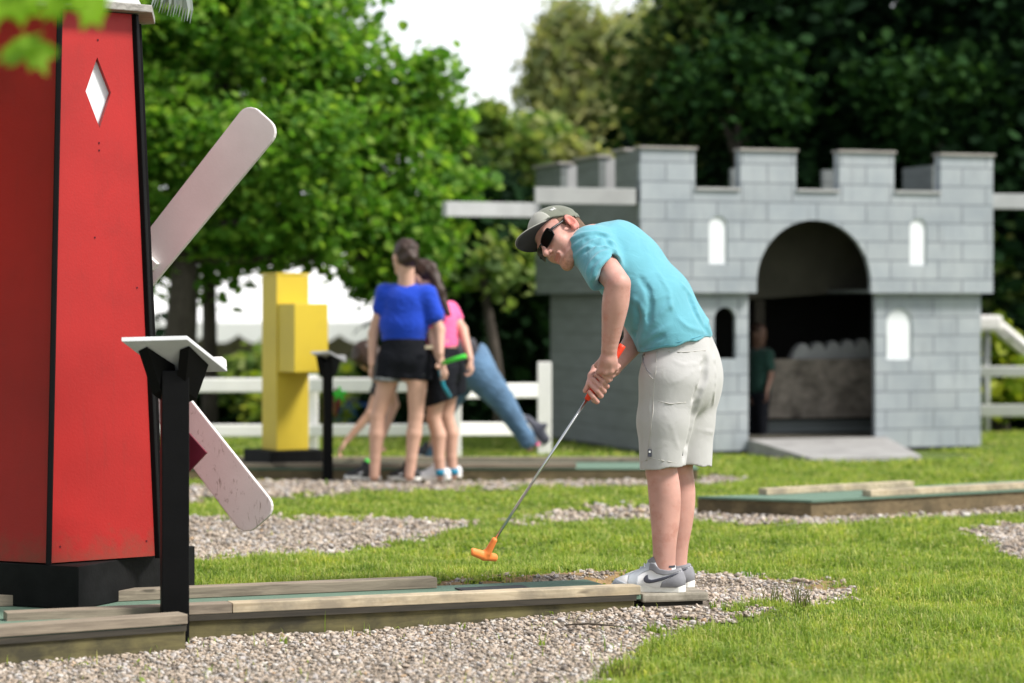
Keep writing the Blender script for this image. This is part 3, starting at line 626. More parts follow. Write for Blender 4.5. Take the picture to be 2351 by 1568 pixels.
# lower storey, set back
I = .09; dl, dr = cs(1718, I), cs(2010, I); zb0 = .0
rl, rr = .12, cs(2252, I)
wl = win(1640, 1690, 705, 824, I); wr = win(2036, 2095, 709, 826, I)
panel([(rl, .0), (dl, .0), (dl, zl-.003), (rl, zl-.003)], .06, 'lower_front_wall', M['castle'], I, (wl,))
panel([(dr, .0), (rr, .0), (rr, zl-.003), (dr, zl-.003)], .06, 'lower_front_wall', M['castle'], I, (wr,))
arch_panel(wr, I)
sw = MB().box(rl, rl+.06, I+.063, CD-.16, 0, zl-.003).build('lower_side_wall', M['siding'], ca)
r = .17; sz0, sz1 = cz(820, 0, .9), cz(716, 0, .9)
c = MB().prism([(.72, sz0), (.72+2*r, sz0)]+[(.72+r+r*cos(a), sz1-r+r*sin(a)) for a in np.linspace(0, pi, 11)], (0,1,0), (0,0,1), (1,0,0), .3, (rl-.1, 0, 0)).build('cutter', None, ca); cut(sw, [c])
MB().box(rr-.06, rr, I+.063, CD-.16, 0, zl-.003).build('lower_side_wall', M['siding'], ca)
MB().box(rl, rr, CD-.157, CD-.10, 0, zl-.003).build('lower_rear_wall', M['siding'], ca)
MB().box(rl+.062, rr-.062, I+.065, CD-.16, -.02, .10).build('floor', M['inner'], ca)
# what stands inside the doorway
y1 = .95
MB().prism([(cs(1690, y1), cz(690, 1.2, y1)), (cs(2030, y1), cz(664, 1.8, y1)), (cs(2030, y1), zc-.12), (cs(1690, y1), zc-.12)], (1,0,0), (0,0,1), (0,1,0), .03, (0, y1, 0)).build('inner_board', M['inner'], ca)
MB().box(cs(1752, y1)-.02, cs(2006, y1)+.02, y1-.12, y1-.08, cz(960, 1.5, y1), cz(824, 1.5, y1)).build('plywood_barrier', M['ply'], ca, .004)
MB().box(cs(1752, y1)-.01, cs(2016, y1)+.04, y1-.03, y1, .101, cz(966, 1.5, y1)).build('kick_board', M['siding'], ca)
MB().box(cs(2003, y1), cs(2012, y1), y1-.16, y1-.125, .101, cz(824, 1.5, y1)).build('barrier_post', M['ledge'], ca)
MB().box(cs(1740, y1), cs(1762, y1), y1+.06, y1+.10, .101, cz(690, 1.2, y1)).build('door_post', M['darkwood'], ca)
MB().box(rl+.07, rr-.07, 2.15, 2.18, .11, zl).build('dark_backdrop', M['void'], ca)  # near-black sheet standing in for the unlit depth of the interior
# row of pale peaks behind the barrier
pk = MB(); n = 5; x0, x1 = cs(1806, 1.0)+.02, cs(1990, 1.0); zz0 = cz(822, 1.5, 1.0); w = (x1-x0)/n
for i in range(n):
    xc = x0+w*(i+.5); zt_ = cz(788-i*2.5, 1.5, 1.0)
    pf = [(-.62, -.12), (.62, -.12)]+[(.60*cos(a)+.12*sin(a), (zt_-zz0)*(sin(a)**1.5)) for a in np.linspace(.12, pi-.12, 9)]; pk.prism([(xc+p_*w, q_ if q_ < 0 else q_) for p_, q_ in pf], (1,0,0), (0,0,1), (0,1,0), .10, (0, .885+.012*i, zz0))
pk.build('scalloped_board', M['ledge'], ca, .004)
# ramp
e = tag(empty('doorway_ramp', (CO[0], CO[1], CZ), CA), 'grey wooden ramp sloping down from the castle doorway onto the grass', 'ramp')
a0, a1 = dl-.005, dr+.0; zr = cz(1007, 1.3, I); f0, f1 = cs(1862, -1.25), cs(2116, -1.25)
MB().hexa([(f0-.0, -1.25, -.03), (f1, -1.25, -.03), (a1+.10, I-.004, -.03), (a0, I-.004, -.03), (f0, -1.25, .016), (f1, -1.25, .016), (a1+.10, I-.004, zr), (a0, I-.004, zr)]).build('deck', M['ramp'], e, .004)
# timber beams leading away on both sides
def beam(p0, p1, w, h, label):
    p0, p1 = np.array(p0), np.array(p1); m = (p0+p1)/2; o = MB().beam(p0-m, p1-m, w, h).build('timber_beam', M['greyboard'], None, .006); o.location = m
    tag(o, label, 'beam', 'grey beams joined to the castle')
beam(P(1020, 480, 22.0), P(1236, 483, 22.6), .08, .135, 'grey timber beam reaching left from the castle over the dark bushes')
pr_ = np.array([*(CO+cd*(CW+.0)+cn*1.0), EYE-(461-V0)*22.4/F]); beam(pr_+np.array([.01, 0, 0]), pr_+np.array([1.9, .15, 0]), .08, .14, 'grey timber beam reaching right from the castle top')
# ================================================================== FENCES
def fence(name_label, posts, rails_, loc):
    e = tag(empty('rail_fence', loc), name_label, 'fence'); L = rel(e)
    for (x, y, z1, w) in posts:
        z0 = float(gh(x, y)); mb = MB().box(x-w/2, x+w/2, y-w/2, y+w/2, z0-.2, z1)
        mb.prism([(-w/2, -w/2), (w/2, -w/2), (w/2, w/2), (-w/2, w/2)], (1,0,0), (0,1,0), (0,0,1), .02, (x, y, z1-.001)); mb.build('post', M['fence'], e, .008, L)
    for (a, b, h, w) in rails_: MB().beam(a, b, w, h).build('rail', M['fence'], e, .012, L)
    return e
YF = 20.6
def fp(u, v, Y=YF): return P(u, v, Y)
fence('white post and rail fence behind the girls and the yellow tower',
      [(fp(1250, 0)[0], YF, fp(0, 836)[2], .118), (fp(1046, 0)[0], YF-.5, P(0, 842, YF-.5)[2], .115), (fp(714, 0)[0], YF+.1, fp(0, 866)[2], .10), (fp(300, 0)[0], YF+.1, fp(0, 866)[2], .10)],
      [(fp(-300, 886), fp(714, 884), .12, .06), (fp(714, 884), P(1046, 884, YF-.4), .12, .06), (P(1050, 898, YF-.4), fp(1246, 896), .125, .06),
       (fp(-300, 990), fp(714, 988), .105, .06), (fp(714, 988), P(1046, 986, YF-.4), .10, .06), (P(1050, 985, YF-.4), fp(1246, 985), .11, .06)], (fp(900, 0)[0], YF, 0))
fence('grey white rail fence right of the castle',
      [(P(2480, 0, 23)[0], 23, P(0, 820, 23)[2], .11), (P(2195, 0, 23.4)[0], 23.4, P(0, 826, 23.4)[2], .11)],
      [(P(2195, 853, 23.4), P(2480, 852, 23), .10, .06), (P(2195, 943, 23.4), P(2480, 941, 23), .115, .06)], (P(2350, 0, 23)[0], 23, 0))
# ================================================================== TENT, BLUE BOX and the white frame on the right
e = tag(empty('marquee_tent', (-4.6, 46, -2.1)), 'long white marquee with a scalloped valance far behind the fence', 'tent'); L = rel(e)
x0, x1, Yt = P(-300, 0, 46)[0], P(1010, 0, 46)[0], 46.0
zr_, ze, zv = P(0, 560, 50)[2], P(0, 742, 46)[2], P(0, 778, 46)[2]
MB().hexa([(x0, Yt, ze), (x1, Yt, ze), (x1-.5, Yt+5, zr_), (x0+.5, Yt+5, zr_), (x0, Yt, ze+.03), (x1, Yt, ze+.03), (x1-.5, Yt+5, zr_+.03), (x0+.5, Yt+5, zr_+.03)]).build('roof', M['tent'], e, 0, L)
sc_ = [(x0, ze-.003), (x1, ze-.003)][::-1]; n = int((x1-x0)/.62); pl = [(x0, ze-.003)]
for i in range(n):
    for t in np.linspace(0, 1, 6)[:-1]: pl.append((x0+(i+t)*(x1-x0)/n, zv+.08-.16*sin(pi*t)))
pl += [(x1, zv+.08), (x1, ze-.003)]
MB().prism(pl, (1,0,0), (0,0,1), (0,1,0), .02, (0, Yt-.02, 0)).build('valance', M['tent'], e, 0, L)
MB().box(x0+.1, x1-.1, Yt+3.2, Yt+3.3, -2.3, ze+.5).build('rear_wall', M['tentdark'], e, 0, L)
for x in np.linspace(x0+.1, x1-.1, 6): MB().box(x-.05, x+.05, Yt+.1, Yt+.2, -2.4, ze-.01).build('pole', M['fence'], e, 0, L)
bb = P(826, 0, 31); e = tag(empty('blue_crate', (bb[0], 31, float(gh(bb[0], 31)))), 'low blue tarpaulin-covered crate beyond the white fence', 'crate'); L = rel(e)
MB().box(P(722, 0, 31)[0], P(1010, 0, 31)[0], 31, 31.9, float(gh(0, 31))-.05, P(0, 926, 31)[2]).build('cover', M['bluepaint'], e, .03, L)
MB().box(P(722, 0, 31)[0]+.03, P(1010, 0, 31)[0]-.03, 31.02, 31.88, P(0, 926, 31)[2]+.002, P(0, 920, 31)[2]).build('lid', M['black'], e, .01, L)
e = tag(empty('play_slide', (P(2290, 0, 24.3)[0], 24.3, float(gh(6, 24.3)))), 'white metal frame with a sloping rail behind the right fence', 'frame'); L = rel(e)
a, b, c = P(2225, 742, 24.3), P(2292, 742, 24.3), P(2440, 868, 24.3)
MB().beam(a, b, .5, .16).build('top_box', M['white'], e, .04, L)
MB().tube([b, c], .045, 10).build('sloping_rail', M['white'], e, 0, L); MB().tube([b+[0, .45, 0], c+[0, .45, 0]], .045, 10).build('sloping_rail', M['white'], e, 0, L)
for p in (a+[.03, .1, -.08], b+[-.1, .1, -.08]): MB().tube([p, [p[0], p[1], float(gh(p[0], p[1]))-.1]], .035, 8).build('leg', M['greyboard'], e, 0, L)
# ================================================================== TREES AND SHRUBS
def leaves(centres, n, spread, size, droop=.4, lobed=True):
    """n leaf-sized folded faces scattered round the centres"""
    c = centres[rng.integers(0, len(centres), n)]; p = c+rng.normal(0, 1, (n, 3))*spread*np.array([1, 1, .8])
    R = rotmats(n); nrm = R[:, :, 2].copy(); nrm[:, 2] = np.abs(nrm[:, 2])+droop; nrm /= np.linalg.norm(nrm, axis=1)[:, None]
    t = np.cross(nrm, R[:, :, 0]); t /= np.linalg.norm(t, axis=1)[:, None]; s = np.cross(nrm, t)
    z = size*np.exp(rng.normal(0, .25, n)); z = z[:, None]
    if lobed:
        a0 = p-t*z*.5; a1 = p+t*z*.62; l0 = p+s*z*.5-t*z*.22+nrm*z*.10; l1 = p+s*z*.42+t*z*.28+nrm*z*.12; r0 = p-s*z*.5-t*z*.22+nrm*z*.10; r1 = p-s*z*.42+t*z*.28+nrm*z*.12
        V = np.stack([a0, l0, l1, a1, r1, r0], 1).reshape(-1, 3); i = np.arange(n)[:, None]*6
        return V, np.concatenate([i+np.array([[0, 1, 2, 3]]), i+np.array([[0, 3, 4, 5]])])
    w = z*.13; V = np.stack([p-s*w-t*z*.5, p+s*w-t*z*.5, p+s*w*.6+t*z*.5, p-s*w*.6+t*z*.5], 1).reshape(-1, 3); i = np.arange(n)[:, None]*4
    return V, i+np.array([[0, 1, 2, 3]])
def lump_centres(lumps, per, shell=.55):
    out = []
    for (x, y, z, rx, ry, rz) in lumps:
        k = max(6, int(per*(rx*ry*rz)**(2/3))); d = rng.normal(size=(k, 3)); d /= np.linalg.norm(d, axis=1)[:, None]
        r = (shell+(1-shell)*rng.random(k))[:, None]; out.append(np.array([x, y, z])+d*r*np.array([rx, ry, rz]))
    return np.concatenate(out)
def tree(name, label, cat, x, y, trunk_r, lumps, n, size, m, per=14, spread=.22, lobed=True, group=None, trunk_top=None, limbs=True, droop=.4, shell=.5):
    z0 = float(gh(x, y)); e = tag(empty(name, (x, y, z0)), label, cat, group); o = np.array([x, y, z0])
    C = lump_centres(lumps, per, shell); V, Q = leaves(C, n, spread, size, droop, lobed)
    if trunk_r:
        zt_ = trunk_top or float(np.mean([l[2] for l in lumps])); mb = MB(); k = np.array([x+rng.normal(0, .1), y, zt_])
        mid = (o*.5+k*.5)+rng.normal(0, trunk_r*.35, 3)*[1, 1, 0]
        mb.tube([o-[0, 0, .2], o+[0, 0, .25], mid, k], [trunk_r*1.35, trunk_r*1.05, trunk_r*.85, trunk_r*.5], 12)
        if limbs:
            for l in lumps:
                q = np.array(l[:3]); s = mid*.45+k*.55; s[2] = min(s[2], q[2]); mb.tube([s, (s+q)/2+rng.normal(0, .12, 3), q], [trunk_r*.42, trunk_r*.26, trunk_r*.08], 7)
        mb.build('trunk', M['bark'], e, 0, rel(e))
    me = npmesh(name+'_crown', V-o, [Q]); link('crown', me, m, e)
    return e
def Q3(u, v, Y, ru, rv, ry=None):
    p = P(u, v, Y); k = Y/F; return (*p, ru*k, ry or ru*k, rv*k)
if 'trees' not in SKIP:
    Y = 23.6
    tree('maple_tree', 'large bright green maple with a dense crown behind the windmill', 'tree', P(405, 0, Y)[0], Y, .17,
         [Q3(520, 60, Y, 330, 200), Q3(800, 190, Y, 170, 150), Q3(560, 110, Y+1.3, 250, 190), Q3(780, 330, Y+1.2, 200, 160), Q3(600, 330, Y-.6, 280, 150), Q3(350, 300, Y, 260, 230), Q3(860, 400, Y, 170, 150), Q3(930, 520, Y, 120, 110), Q3(680, 500, Y-.3, 220, 100), Q3(460, 540, Y, 230, 90), Q3(900, 260, Y+.5, 120, 120), Q3(700, 555, Y+.4, 200, 50), Q3(970, 590, Y, 60, 60), Q3(200, 150, Y, 300, 300), Q3(160, 520, Y, 260, 120), Q3(420, -300, Y, 400, 280), Q3(720, -120, Y+.5, 150, 150), Q3(980, 180, Y+.3, 60, 60)],
         54000, .078, M['maple'], per=55, spread=.15, trunk_top=2.6, shell=.35)
    mt = P(482, 0, 24.6); tr = tag(empty('bare_trunk', (mt[0], 24.6, float(gh(mt[0], 24.6)))), 'thin grey trunk under the maple crown left of the yellow tower', 'tree')
    z_ = float(gh(mt[0], 24.6)); MB().tube([(0, 0, -.2), (.0, 0, .8), (-.02, 0, 2.2), (-.12, 0, 3.6)], [.085, .075, .07, .05], 10).tube([(-.02, 0, 2.0), (.35, .1, 2.7), (.6, .1, 3.3)], [.04, .03, .015], 6).build('trunk', M['bark'], tr)
    V, Q = leaves(np.array([mt+[0, 0, 0]])*0+np.array([[mt[0], 24.6, P(0, 590, 24.6)[2]], [mt[0]+.5, 24.6, P(0, 560, 24.6)[2]], [mt[0]-.4, 24.7, P(0, 600, 24.6)[2]]]), 700, .28, .10); link('crown', npmesh('crown', V-np.array(tr.location), [Q]), M['maple'], tr)
    # hanging sprays of maple under the crown, part of the second maple to the right
    Y = 24.8
    tree('young_maple', 'small bright maple showing pale leaf tips left of the golfer\'s cap', 'tree', P(1010, 0, Y)[0], Y, .06,
         [Q3(1010, 300, Y, 70, 90), Q3(1030, 430, Y, 62, 80), Q3(1000, 560, Y, 66, 80), Q3(960, 625, Y, 60, 26), Q3(850, 640, Y, 40, 16)], 2600, .11, M['maple'], per=40, spread=.13)
    def mid(u, v0, v1, w, Y, label, m, n=3500, size=.13, name='leafy_bush', cat='bush', grp='bushes behind the fence', lob=True, spread=.25):
        x = P(u, 0, Y)[0]; k = (v1-v0); return tree(name, label, cat, x, Y, .07, [Q3(u, v0+k*.3, Y, w*.7, k*.3), Q3(u-w*.45, v0+k*.55, Y, w*.55, k*.3), Q3(u+w*.45, v0+k*.55, Y, w*.55, k*.3), Q3(u, v0+k*.8, Y, w*.9, k*.28)], n, size, m, 30, spread, lob, grp, None, False)
    # dense dark trees behind the castle
    for (u, v, Y, ru, rv, lab, n) in ((1735, 330, 29, 215, 330, 'dark dense tree rising behind the left side of the castle', 9000), (1900, 200, 31, 260, 360, 'tall dark tree behind the middle of the castle', 10000),
                                      (2160, 250, 29.5, 260, 400, 'dark tree behind the right battlements', 10000), (2420, 330, 28, 240, 420, 'dark tree cut by the right edge of the picture', 9000)):
        x = P(u, 0, Y)[0]
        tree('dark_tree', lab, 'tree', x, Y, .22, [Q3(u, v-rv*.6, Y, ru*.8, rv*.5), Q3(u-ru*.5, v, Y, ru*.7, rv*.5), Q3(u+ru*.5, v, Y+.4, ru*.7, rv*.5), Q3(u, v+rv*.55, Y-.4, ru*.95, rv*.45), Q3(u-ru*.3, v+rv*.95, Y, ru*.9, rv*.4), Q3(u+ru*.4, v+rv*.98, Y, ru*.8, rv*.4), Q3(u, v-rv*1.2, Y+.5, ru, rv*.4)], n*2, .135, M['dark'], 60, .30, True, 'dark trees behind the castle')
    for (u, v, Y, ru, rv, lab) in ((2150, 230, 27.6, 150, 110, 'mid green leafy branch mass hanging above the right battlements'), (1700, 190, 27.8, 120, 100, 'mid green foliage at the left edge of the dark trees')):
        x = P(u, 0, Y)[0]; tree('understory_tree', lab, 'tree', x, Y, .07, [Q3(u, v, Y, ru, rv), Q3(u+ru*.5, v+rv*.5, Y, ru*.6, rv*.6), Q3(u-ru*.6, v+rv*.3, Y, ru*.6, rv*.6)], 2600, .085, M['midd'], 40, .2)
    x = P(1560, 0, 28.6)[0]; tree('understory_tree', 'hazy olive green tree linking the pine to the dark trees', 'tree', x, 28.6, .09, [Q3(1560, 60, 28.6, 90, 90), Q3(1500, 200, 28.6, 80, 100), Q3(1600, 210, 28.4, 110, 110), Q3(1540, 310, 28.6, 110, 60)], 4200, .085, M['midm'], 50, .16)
    # olive pines in the middle distance
    Y = 40
    tree('pine_tree', 'hazy olive pine standing against the white sky', 'tree', P(1345, 0, Y)[0], Y, .25,
         [Q3(1305, 75, Y, 26, 40), Q3(1295, 150, Y, 62, 50), Q3(1400, 130, Y, 70, 70), Q3(1275, 205, Y, 50, 22), Q3(1370, 240, Y, 90, 60), Q3(1460, 110, Y+1, 60, 50), Q3(1500, 220, Y+1, 80, 110), Q3(1400, 330, Y, 110, 60)], 15000, .26, M['olive'], 70, .22, False, None, None, True, .1)
    Y = 44
    tree('pine_tree', 'second olive pine partly behind the dark trees', 'tree', P(1530, 0, Y)[0], Y, .25,
         [Q3(1540, 70, Y, 60, 50), Q3(1590, 150, Y, 110, 120), Q3(1500, 260, Y, 120, 110), Q3(1560, 350, Y, 120, 90)], 9000, .26, M['olive'], 60, .28, False, None, None, True, .1)
    mid(1125, 250, 480, 90, 34, 'rounded yellow green bush below the white sky', M['mid'], 5000, .13, spread=.14)
    mid(1235, 275, 470, 100, 36, 'olive green bush left above the castle side', M['mid'], 5000, .14, spread=.14)
    mid(1330, 300, 520, 110, 35, 'olive bush directly behind the castle side battlements', M['olive'], 5000, .14, spread=.16)
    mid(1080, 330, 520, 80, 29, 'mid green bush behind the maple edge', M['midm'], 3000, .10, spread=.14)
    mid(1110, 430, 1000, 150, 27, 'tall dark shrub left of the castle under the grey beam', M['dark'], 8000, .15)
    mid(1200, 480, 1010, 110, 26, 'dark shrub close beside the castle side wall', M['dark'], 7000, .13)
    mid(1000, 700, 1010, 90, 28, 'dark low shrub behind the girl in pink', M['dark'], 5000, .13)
    mid(1150, 560, 660, 60, 24.6, 'sparse olive spray before the dark shrubs', M['mid'], 260, .11, spread=.2)
    mid(545, 850, 990, 150, 32, 'dark hedge clump left of the yellow tower', M['dark'], 5000, .12, spread=.16)
    mid(600, 832, 900, 90, 30, 'green hedge clump under the white marquee', M['mid'], 2200, .10, spread=.14)
    mid(800, 850, 940, 90, 33, 'yellow green bush above the blue crate', M['mid'], 2600, .10, spread=.14)
    mid(700, 905, 960, 60, 28.5, 'small lime bush beside the yellow tower', M['lime'], 700, .10)
    mid(2300, 785, 930, 62, 25.0, 'bright yellow green bush right of the castle', M['lime'], 1800, .10, spread=.14)
    mid(2270, 610, 700, 60, 27, 'mid green bush above the bright bush at the right', M['mid'], 240, .12)
    mid(2420, 760, 960, 90, 26, 'dark shrub at the right edge of the picture', M['dark'], 3500, .12)
    mid(120, 700, 1010, 300, 30, 'dark shrub behind the windmill', M['dark'], 4000, .16)
# maple branch hanging into the top left corner, close to the camera
if True:
    e = tree('overhanging_maple', 'maple beside the camera whose blurred bright leaves hang into the top left corner', 'tree', -4.6, 4.4, .16,
             [(-3.9, 4.6, 3.3, 1.3, 1.5, .9), (-4.6, 6.6, 3.0, 1.6, 1.3, 1.2), (-5.0, 3.0, 3.0, 1.6, 1.6, 1.2), (-4.4, 8.6, 2.6, 1.2, 1.2, 1.3), (-5.6, 5.0, 4.3, 1.8, 1.8, 1.0), (-4.0, 1.4, 2.6, 1.4, 1.3, 1.2), (-5.4, 10.6, 2.2, 1.3, 1.6, 1.5), (-6.6, 8.4, 2.6, 1.5, 1.8, 1.8), (-6.2, 12.6, 2.8, 1.5, 1.5, 1.4), (-6.4, 5.0, 1.6, 1.3, 2.0, 1.2)], 9500, .12, M['maple'], 40, .2, trunk_top=3.0)  # out-of-frame crown enlarged to block sky light from the left
    L = rel(e)
    MB().tube([(-3.4, 5.0, 2.9), (-2.2, 4.8, 2.5), (-1.35, 4.7, 2.02), (-.98, 4.7, 1.9)], [.03, .02, .008, .003], 7).tube([(-1.7, 4.74, 2.25), (-1.2, 4.72, 1.95), (-.95, 4.75, 1.86)], [.01, .005, .003], 6).build('branch', M['bark'], e, 0, L)
    def mleaf(c, nrm, t, z):
        nrm = unit(nrm); t = unit(np.array(t)-nrm*(np.array(t)@nrm)); s = np.cross(nrm, t)
        out = [(-.45, 0), (-.40, .22), (-.42, .46), (-.18, .36), (.02, .62), (.12, .36), (.24, .20), (.40, .24), (.62, 0), (.40, -.24), (.24, -.20), (.12, -.36), (.02, -.62), (-.18, -.36), (-.42, -.46), (-.40, -.22)]
        return [c+t*a*z+s*b*z-nrm*z*.25*abs(b)**1.3 for a, b in out]
    for (u, v, Y, z) in ((40, 112, 4.7, .105), (85, 118, 4.7, .085), (50, 2, 4.6, .10), (140, 0, 4.7, .09), (205, 14, 4.7, .08), (20, -20, 4.6, .13), (120, -40, 4.6, .13), (-50, 60, 4.7, .11), (-70, 130, 4.8, .10), (210, -40, 4.6, .12), (-90, 20, 4.6, .13)):
        mb = MB(); vs = [mb.bm.verts.new([float(q) for q in p]) for p in mleaf(P(u, v, Y), np.array([rng.normal(0, .4), -1, .8+rng.normal(0, .3)]), rng.normal(0, 1, 3)+[.6, 0, -.8], z)]; mb.bm.faces.new(vs); mb.build('leaf', M['lime2'], e, 0, L)
# dried frond hanging by the windmill roof
e = tag(empty('palm_frond', P(360, -40, 10.6)), 'pale drooping frond strips beside the windmill roof', 'frond'); L = rel(e); mb = MB()
for i in range(15):
    u1 = 345+i*6.5; v1 = 22+36*((i/14)**1.3)+rng.normal(0, 5); a = P(350+i*1.5, -60, 10.6); c = P(u1, v1, 10.6+rng.normal(0, .04)); m_ = P(u1-8, -22+i*1.2, 10.6)
    w = np.array([.009, 0, .004])
    pts = [(1-t)**2*a+2*t*(1-t)*(m_+[.06, 0, .04])+t*t*c for t in np.linspace(0, 1, 6)]
    for p, q, k0, k1 in zip(pts, pts[1:], (1, 1, 1, .9, .6), (1, 1, .9, .6, .1)):
        vs = [mb.bm.verts.new([float(c_) for c_ in x]) for x in (p-w*k0, p+w*k0, q+w*k1, q-w*k1)]; mb.bm.faces.new(vs)
mb.build('blade', M['frond'], e, 0, L)
MB().tube([(AX[0]+.06, AX[1]+.12, 2.72), (AX[0]+.16, AX[1]+.45, 2.70), P(352, -52, 10.6)], [.014, .012, .010], 7).build('stem', M['bark'], e, 0, L)
# ================================================================== FIGURES: smooth blended solids turned into one skin each
class Field:
    def __init__(s, lo, hi, h):
        s.h = h; s.lo = np.array(lo, float); s.n = (np.ceil((np.array(hi)-s.lo)/h)+1).astype(int); s.f = np.full(s.n, .5, np.float32)
    def grid(s, lo, hi):
        i0 = np.clip(np.floor((np.asarray(lo)-s.lo)/s.h).astype(int), 0, s.n); i1 = np.clip(np.ceil((np.asarray(hi)-s.lo)/s.h).astype(int)+1, 0, s.n)
        ax = [(s.lo[k]+s.h*np.arange(i0[k], i1[k])).astype(np.float32) for k in range(3)]
        return tuple(slice(a, b) for a, b in zip(i0, i1)), (ax[0][:, None, None], ax[1][None, :, None], ax[2][None, None, :])
    def add(s, pr, k=.02, op='u'):
        lo, hi, fn = pr; pad = k+3*s.h+.01
        sl, X = s.grid(lo-pad, hi+pad); b = s.f[sl]
        if b.size == 0: return s
        d = fn(*X).astype(np.float32)
        if op == 'u':
            t = np.clip(.5+.5*(b-d)/k, 0, 1); s.f[sl] = b+(d-b)*t-k*t*(1-t)
        else:   # smooth subtraction
            d = -d; t = np.clip(.5-.5*(b-d)/k, 0, 1); s.f[sl] = b+(d-b)*t+k*t*(1-t)
        return s
    def clip(s, fn, lo=None, hi=None):
        """keep only where fn < 0"""
        sl, X = s.grid(s.lo if lo is None else lo, s.lo+s.h*(s.n-1) if hi is None else hi)
        s.f[sl] = np.maximum(s.f[sl], fn(*X).astype(np.float32)); return s
    def disp(s, fn, lo, hi, near=.05):
        sl, X = s.grid(lo, hi); b = s.f[sl]; s.f[sl] = np.where(np.abs(b) < near, b+fn(*X), b).astype(np.float32); return s
    def blur(s, n):
        for _ in range(n):
            for k in range(3):
                a = np.moveaxis(s.f, k, 0); b = a.copy(); b[1:-1] = (a[:-2]+2*a[1:-1]+a[2:])*.25; s.f = np.ascontiguousarray(np.moveaxis(b, 0, k))
    def at(s, p):
        i = np.round((np.asarray(p)-s.lo)/s.h).astype(int)
        if (i < 0).any() or (i >= s.n).any(): return .5
        return s.f[tuple(i)]
    def surf(s, u, v, y0, y1):
        """first surface point met by the sight line through picture point (u, v)"""
        prev = None
        for Y in np.arange(y0, y1, s.h*.5):
            p = P(u, v, Y); d = s.at(p)
            if d < 0: return p
        return None
    def mesh(s, name, M4=None):
        f = s.f; f[[0, -1]] = np.maximum(f[[0, -1]], .01); f[:, [0, -1]] = np.maximum(f[:, [0, -1]], .01); f[:, :, [0, -1]] = np.maximum(f[:, :, [0, -1]], .01)
        ins = f < 0; n = f.shape; c = np.zeros([k-1 for k in n], np.uint8); off = [(i, j, k) for i in (0, 1) for j in (0, 1) for k in (0, 1)]
        for i, j, k in off: c += ins[i:n[0]-1+i, j:n[1]-1+j, k:n[2]-1+k]
        ids = np.argwhere((c > 0) & (c < 8)); idx = np.full(c.shape, -1, np.int32); idx[tuple(ids.T)] = np.arange(len(ids))
        val = {o: f[ids[:, 0]+o[0], ids[:, 1]+o[1], ids[:, 2]+o[2]] for o in off}
        pos = np.zeros((len(ids), 3)); cnt = np.zeros(len(ids))
        for a in off:
            for k in range(3):
                if a[k]: continue
                b = list(a); b[k] = 1; va, vb = val[a], val[tuple(b)]; m = (va < 0) != (vb < 0); t = va[m]/(va[m]-vb[m])
                q = np.tile(np.array(a, float), (m.sum(), 1)); q[:, k] += t; pos[m] += q; cnt[m] += 1
        V = s.lo+s.h*(ids+pos/cnt[:, None]); Fs = []
        for k in range(3):
            a = [slice(1, -1)]*3; b = [slice(1, -1)]*3; a[k] = slice(0, -1); b[k] = slice(1, None)
            ia, ib = ins[tuple(a)], ins[tuple(b)]; e = np.argwhere(ia != ib); fl = ia[tuple(e.T)]
            o = np.ones(3, int); o[k] = 0; e = e+o; j, l = [x for x in range(3) if x != k]
            def cell(dj, dl): q = e.copy(); q[:, j] += dj; q[:, l] += dl; return idx[tuple(q.T)]
            Q = np.stack([cell(-1, -1), cell(0, -1), cell(0, 0), cell(-1, 0)], 1)
            if k == 1: fl = ~fl
            Q[~fl] = Q[~fl][:, ::-1]; Fs.append(Q)
        return npmesh(name, V, [np.concatenate(Fs)], True)
def dot3(x, y, z, v): return x*v[0]+y*v[1]+z*v[2]
def cone(a, b, ra, rb, s=None, q=1.0):
    """tapered round limb from a to b; widened q times along s"""
    a, b = np.array(a, float), np.array(b, float); ab = b-a
    if s is not None:
        s = unit(s); w = 1/q-1; ab2 = ab+w*(ab@s)*s
    else: ab2 = ab
    L = max(float(ab2@ab2), 1e-9); m = max(ra, rb)*max(q, 1.0); lo, hi = np.minimum(a, b)-m, np.maximum(a, b)+m
    def fn(x, y, z):
        x, y, z = x-a[0], y-a[1], z-a[2]
        if s is not None:
            d = w*(x*s[0]+y*s[1]+z*s[2]); x, y, z = x+d*s[0], y+d*s[1], z+d*s[2]
        t = np.clip((x*ab2[0]+y*ab2[1]+z*ab2[2])/L, 0, 1)
        return np.sqrt((x-t*ab2[0])**2+(y-t*ab2[1])**2+(z-t*ab2[2])**2)-(ra+(rb-ra)*t)
    return lo, hi, fn
def ell(c, r, R=np.eye(3)):
    """ellipsoid, R rows are its axes"""
    c = np.array(c, float); r = np.array(r, float); m = r.max()
    def fn(x, y, z):
        x, y, z = x-c[0], y-c[1], z-c[2]; k0 = k1 = 0
        for i in range(3): d = (x*R[i][0]+y*R[i][1]+z*R[i][2]); k0 = k0+(d/r[i])**2; k1 = k1+(d/r[i]**2)**2
        k0, k1 = np.sqrt(k0), np.sqrt(k1)+1e-6; return k0*(k0-1)/k1
    return c-m, c+m, fn
def chain(f, pts, rad_, k=.02, s=None, q=1.0, op='u'):
    for i in range(len(pts)-1):
        qq = q if not hasattr(q, '__len__') else (q[i]+q[i+1])/2
        f.add(cone(pts[i], pts[i+1], rad_[i], rad_[i+1], s, qq), k, op)
def frame(Fd, Up):
    Fd = unit(Fd); L = unit(np.cross(Up, Fd)); return Fd, L, np.cross(Fd, L)
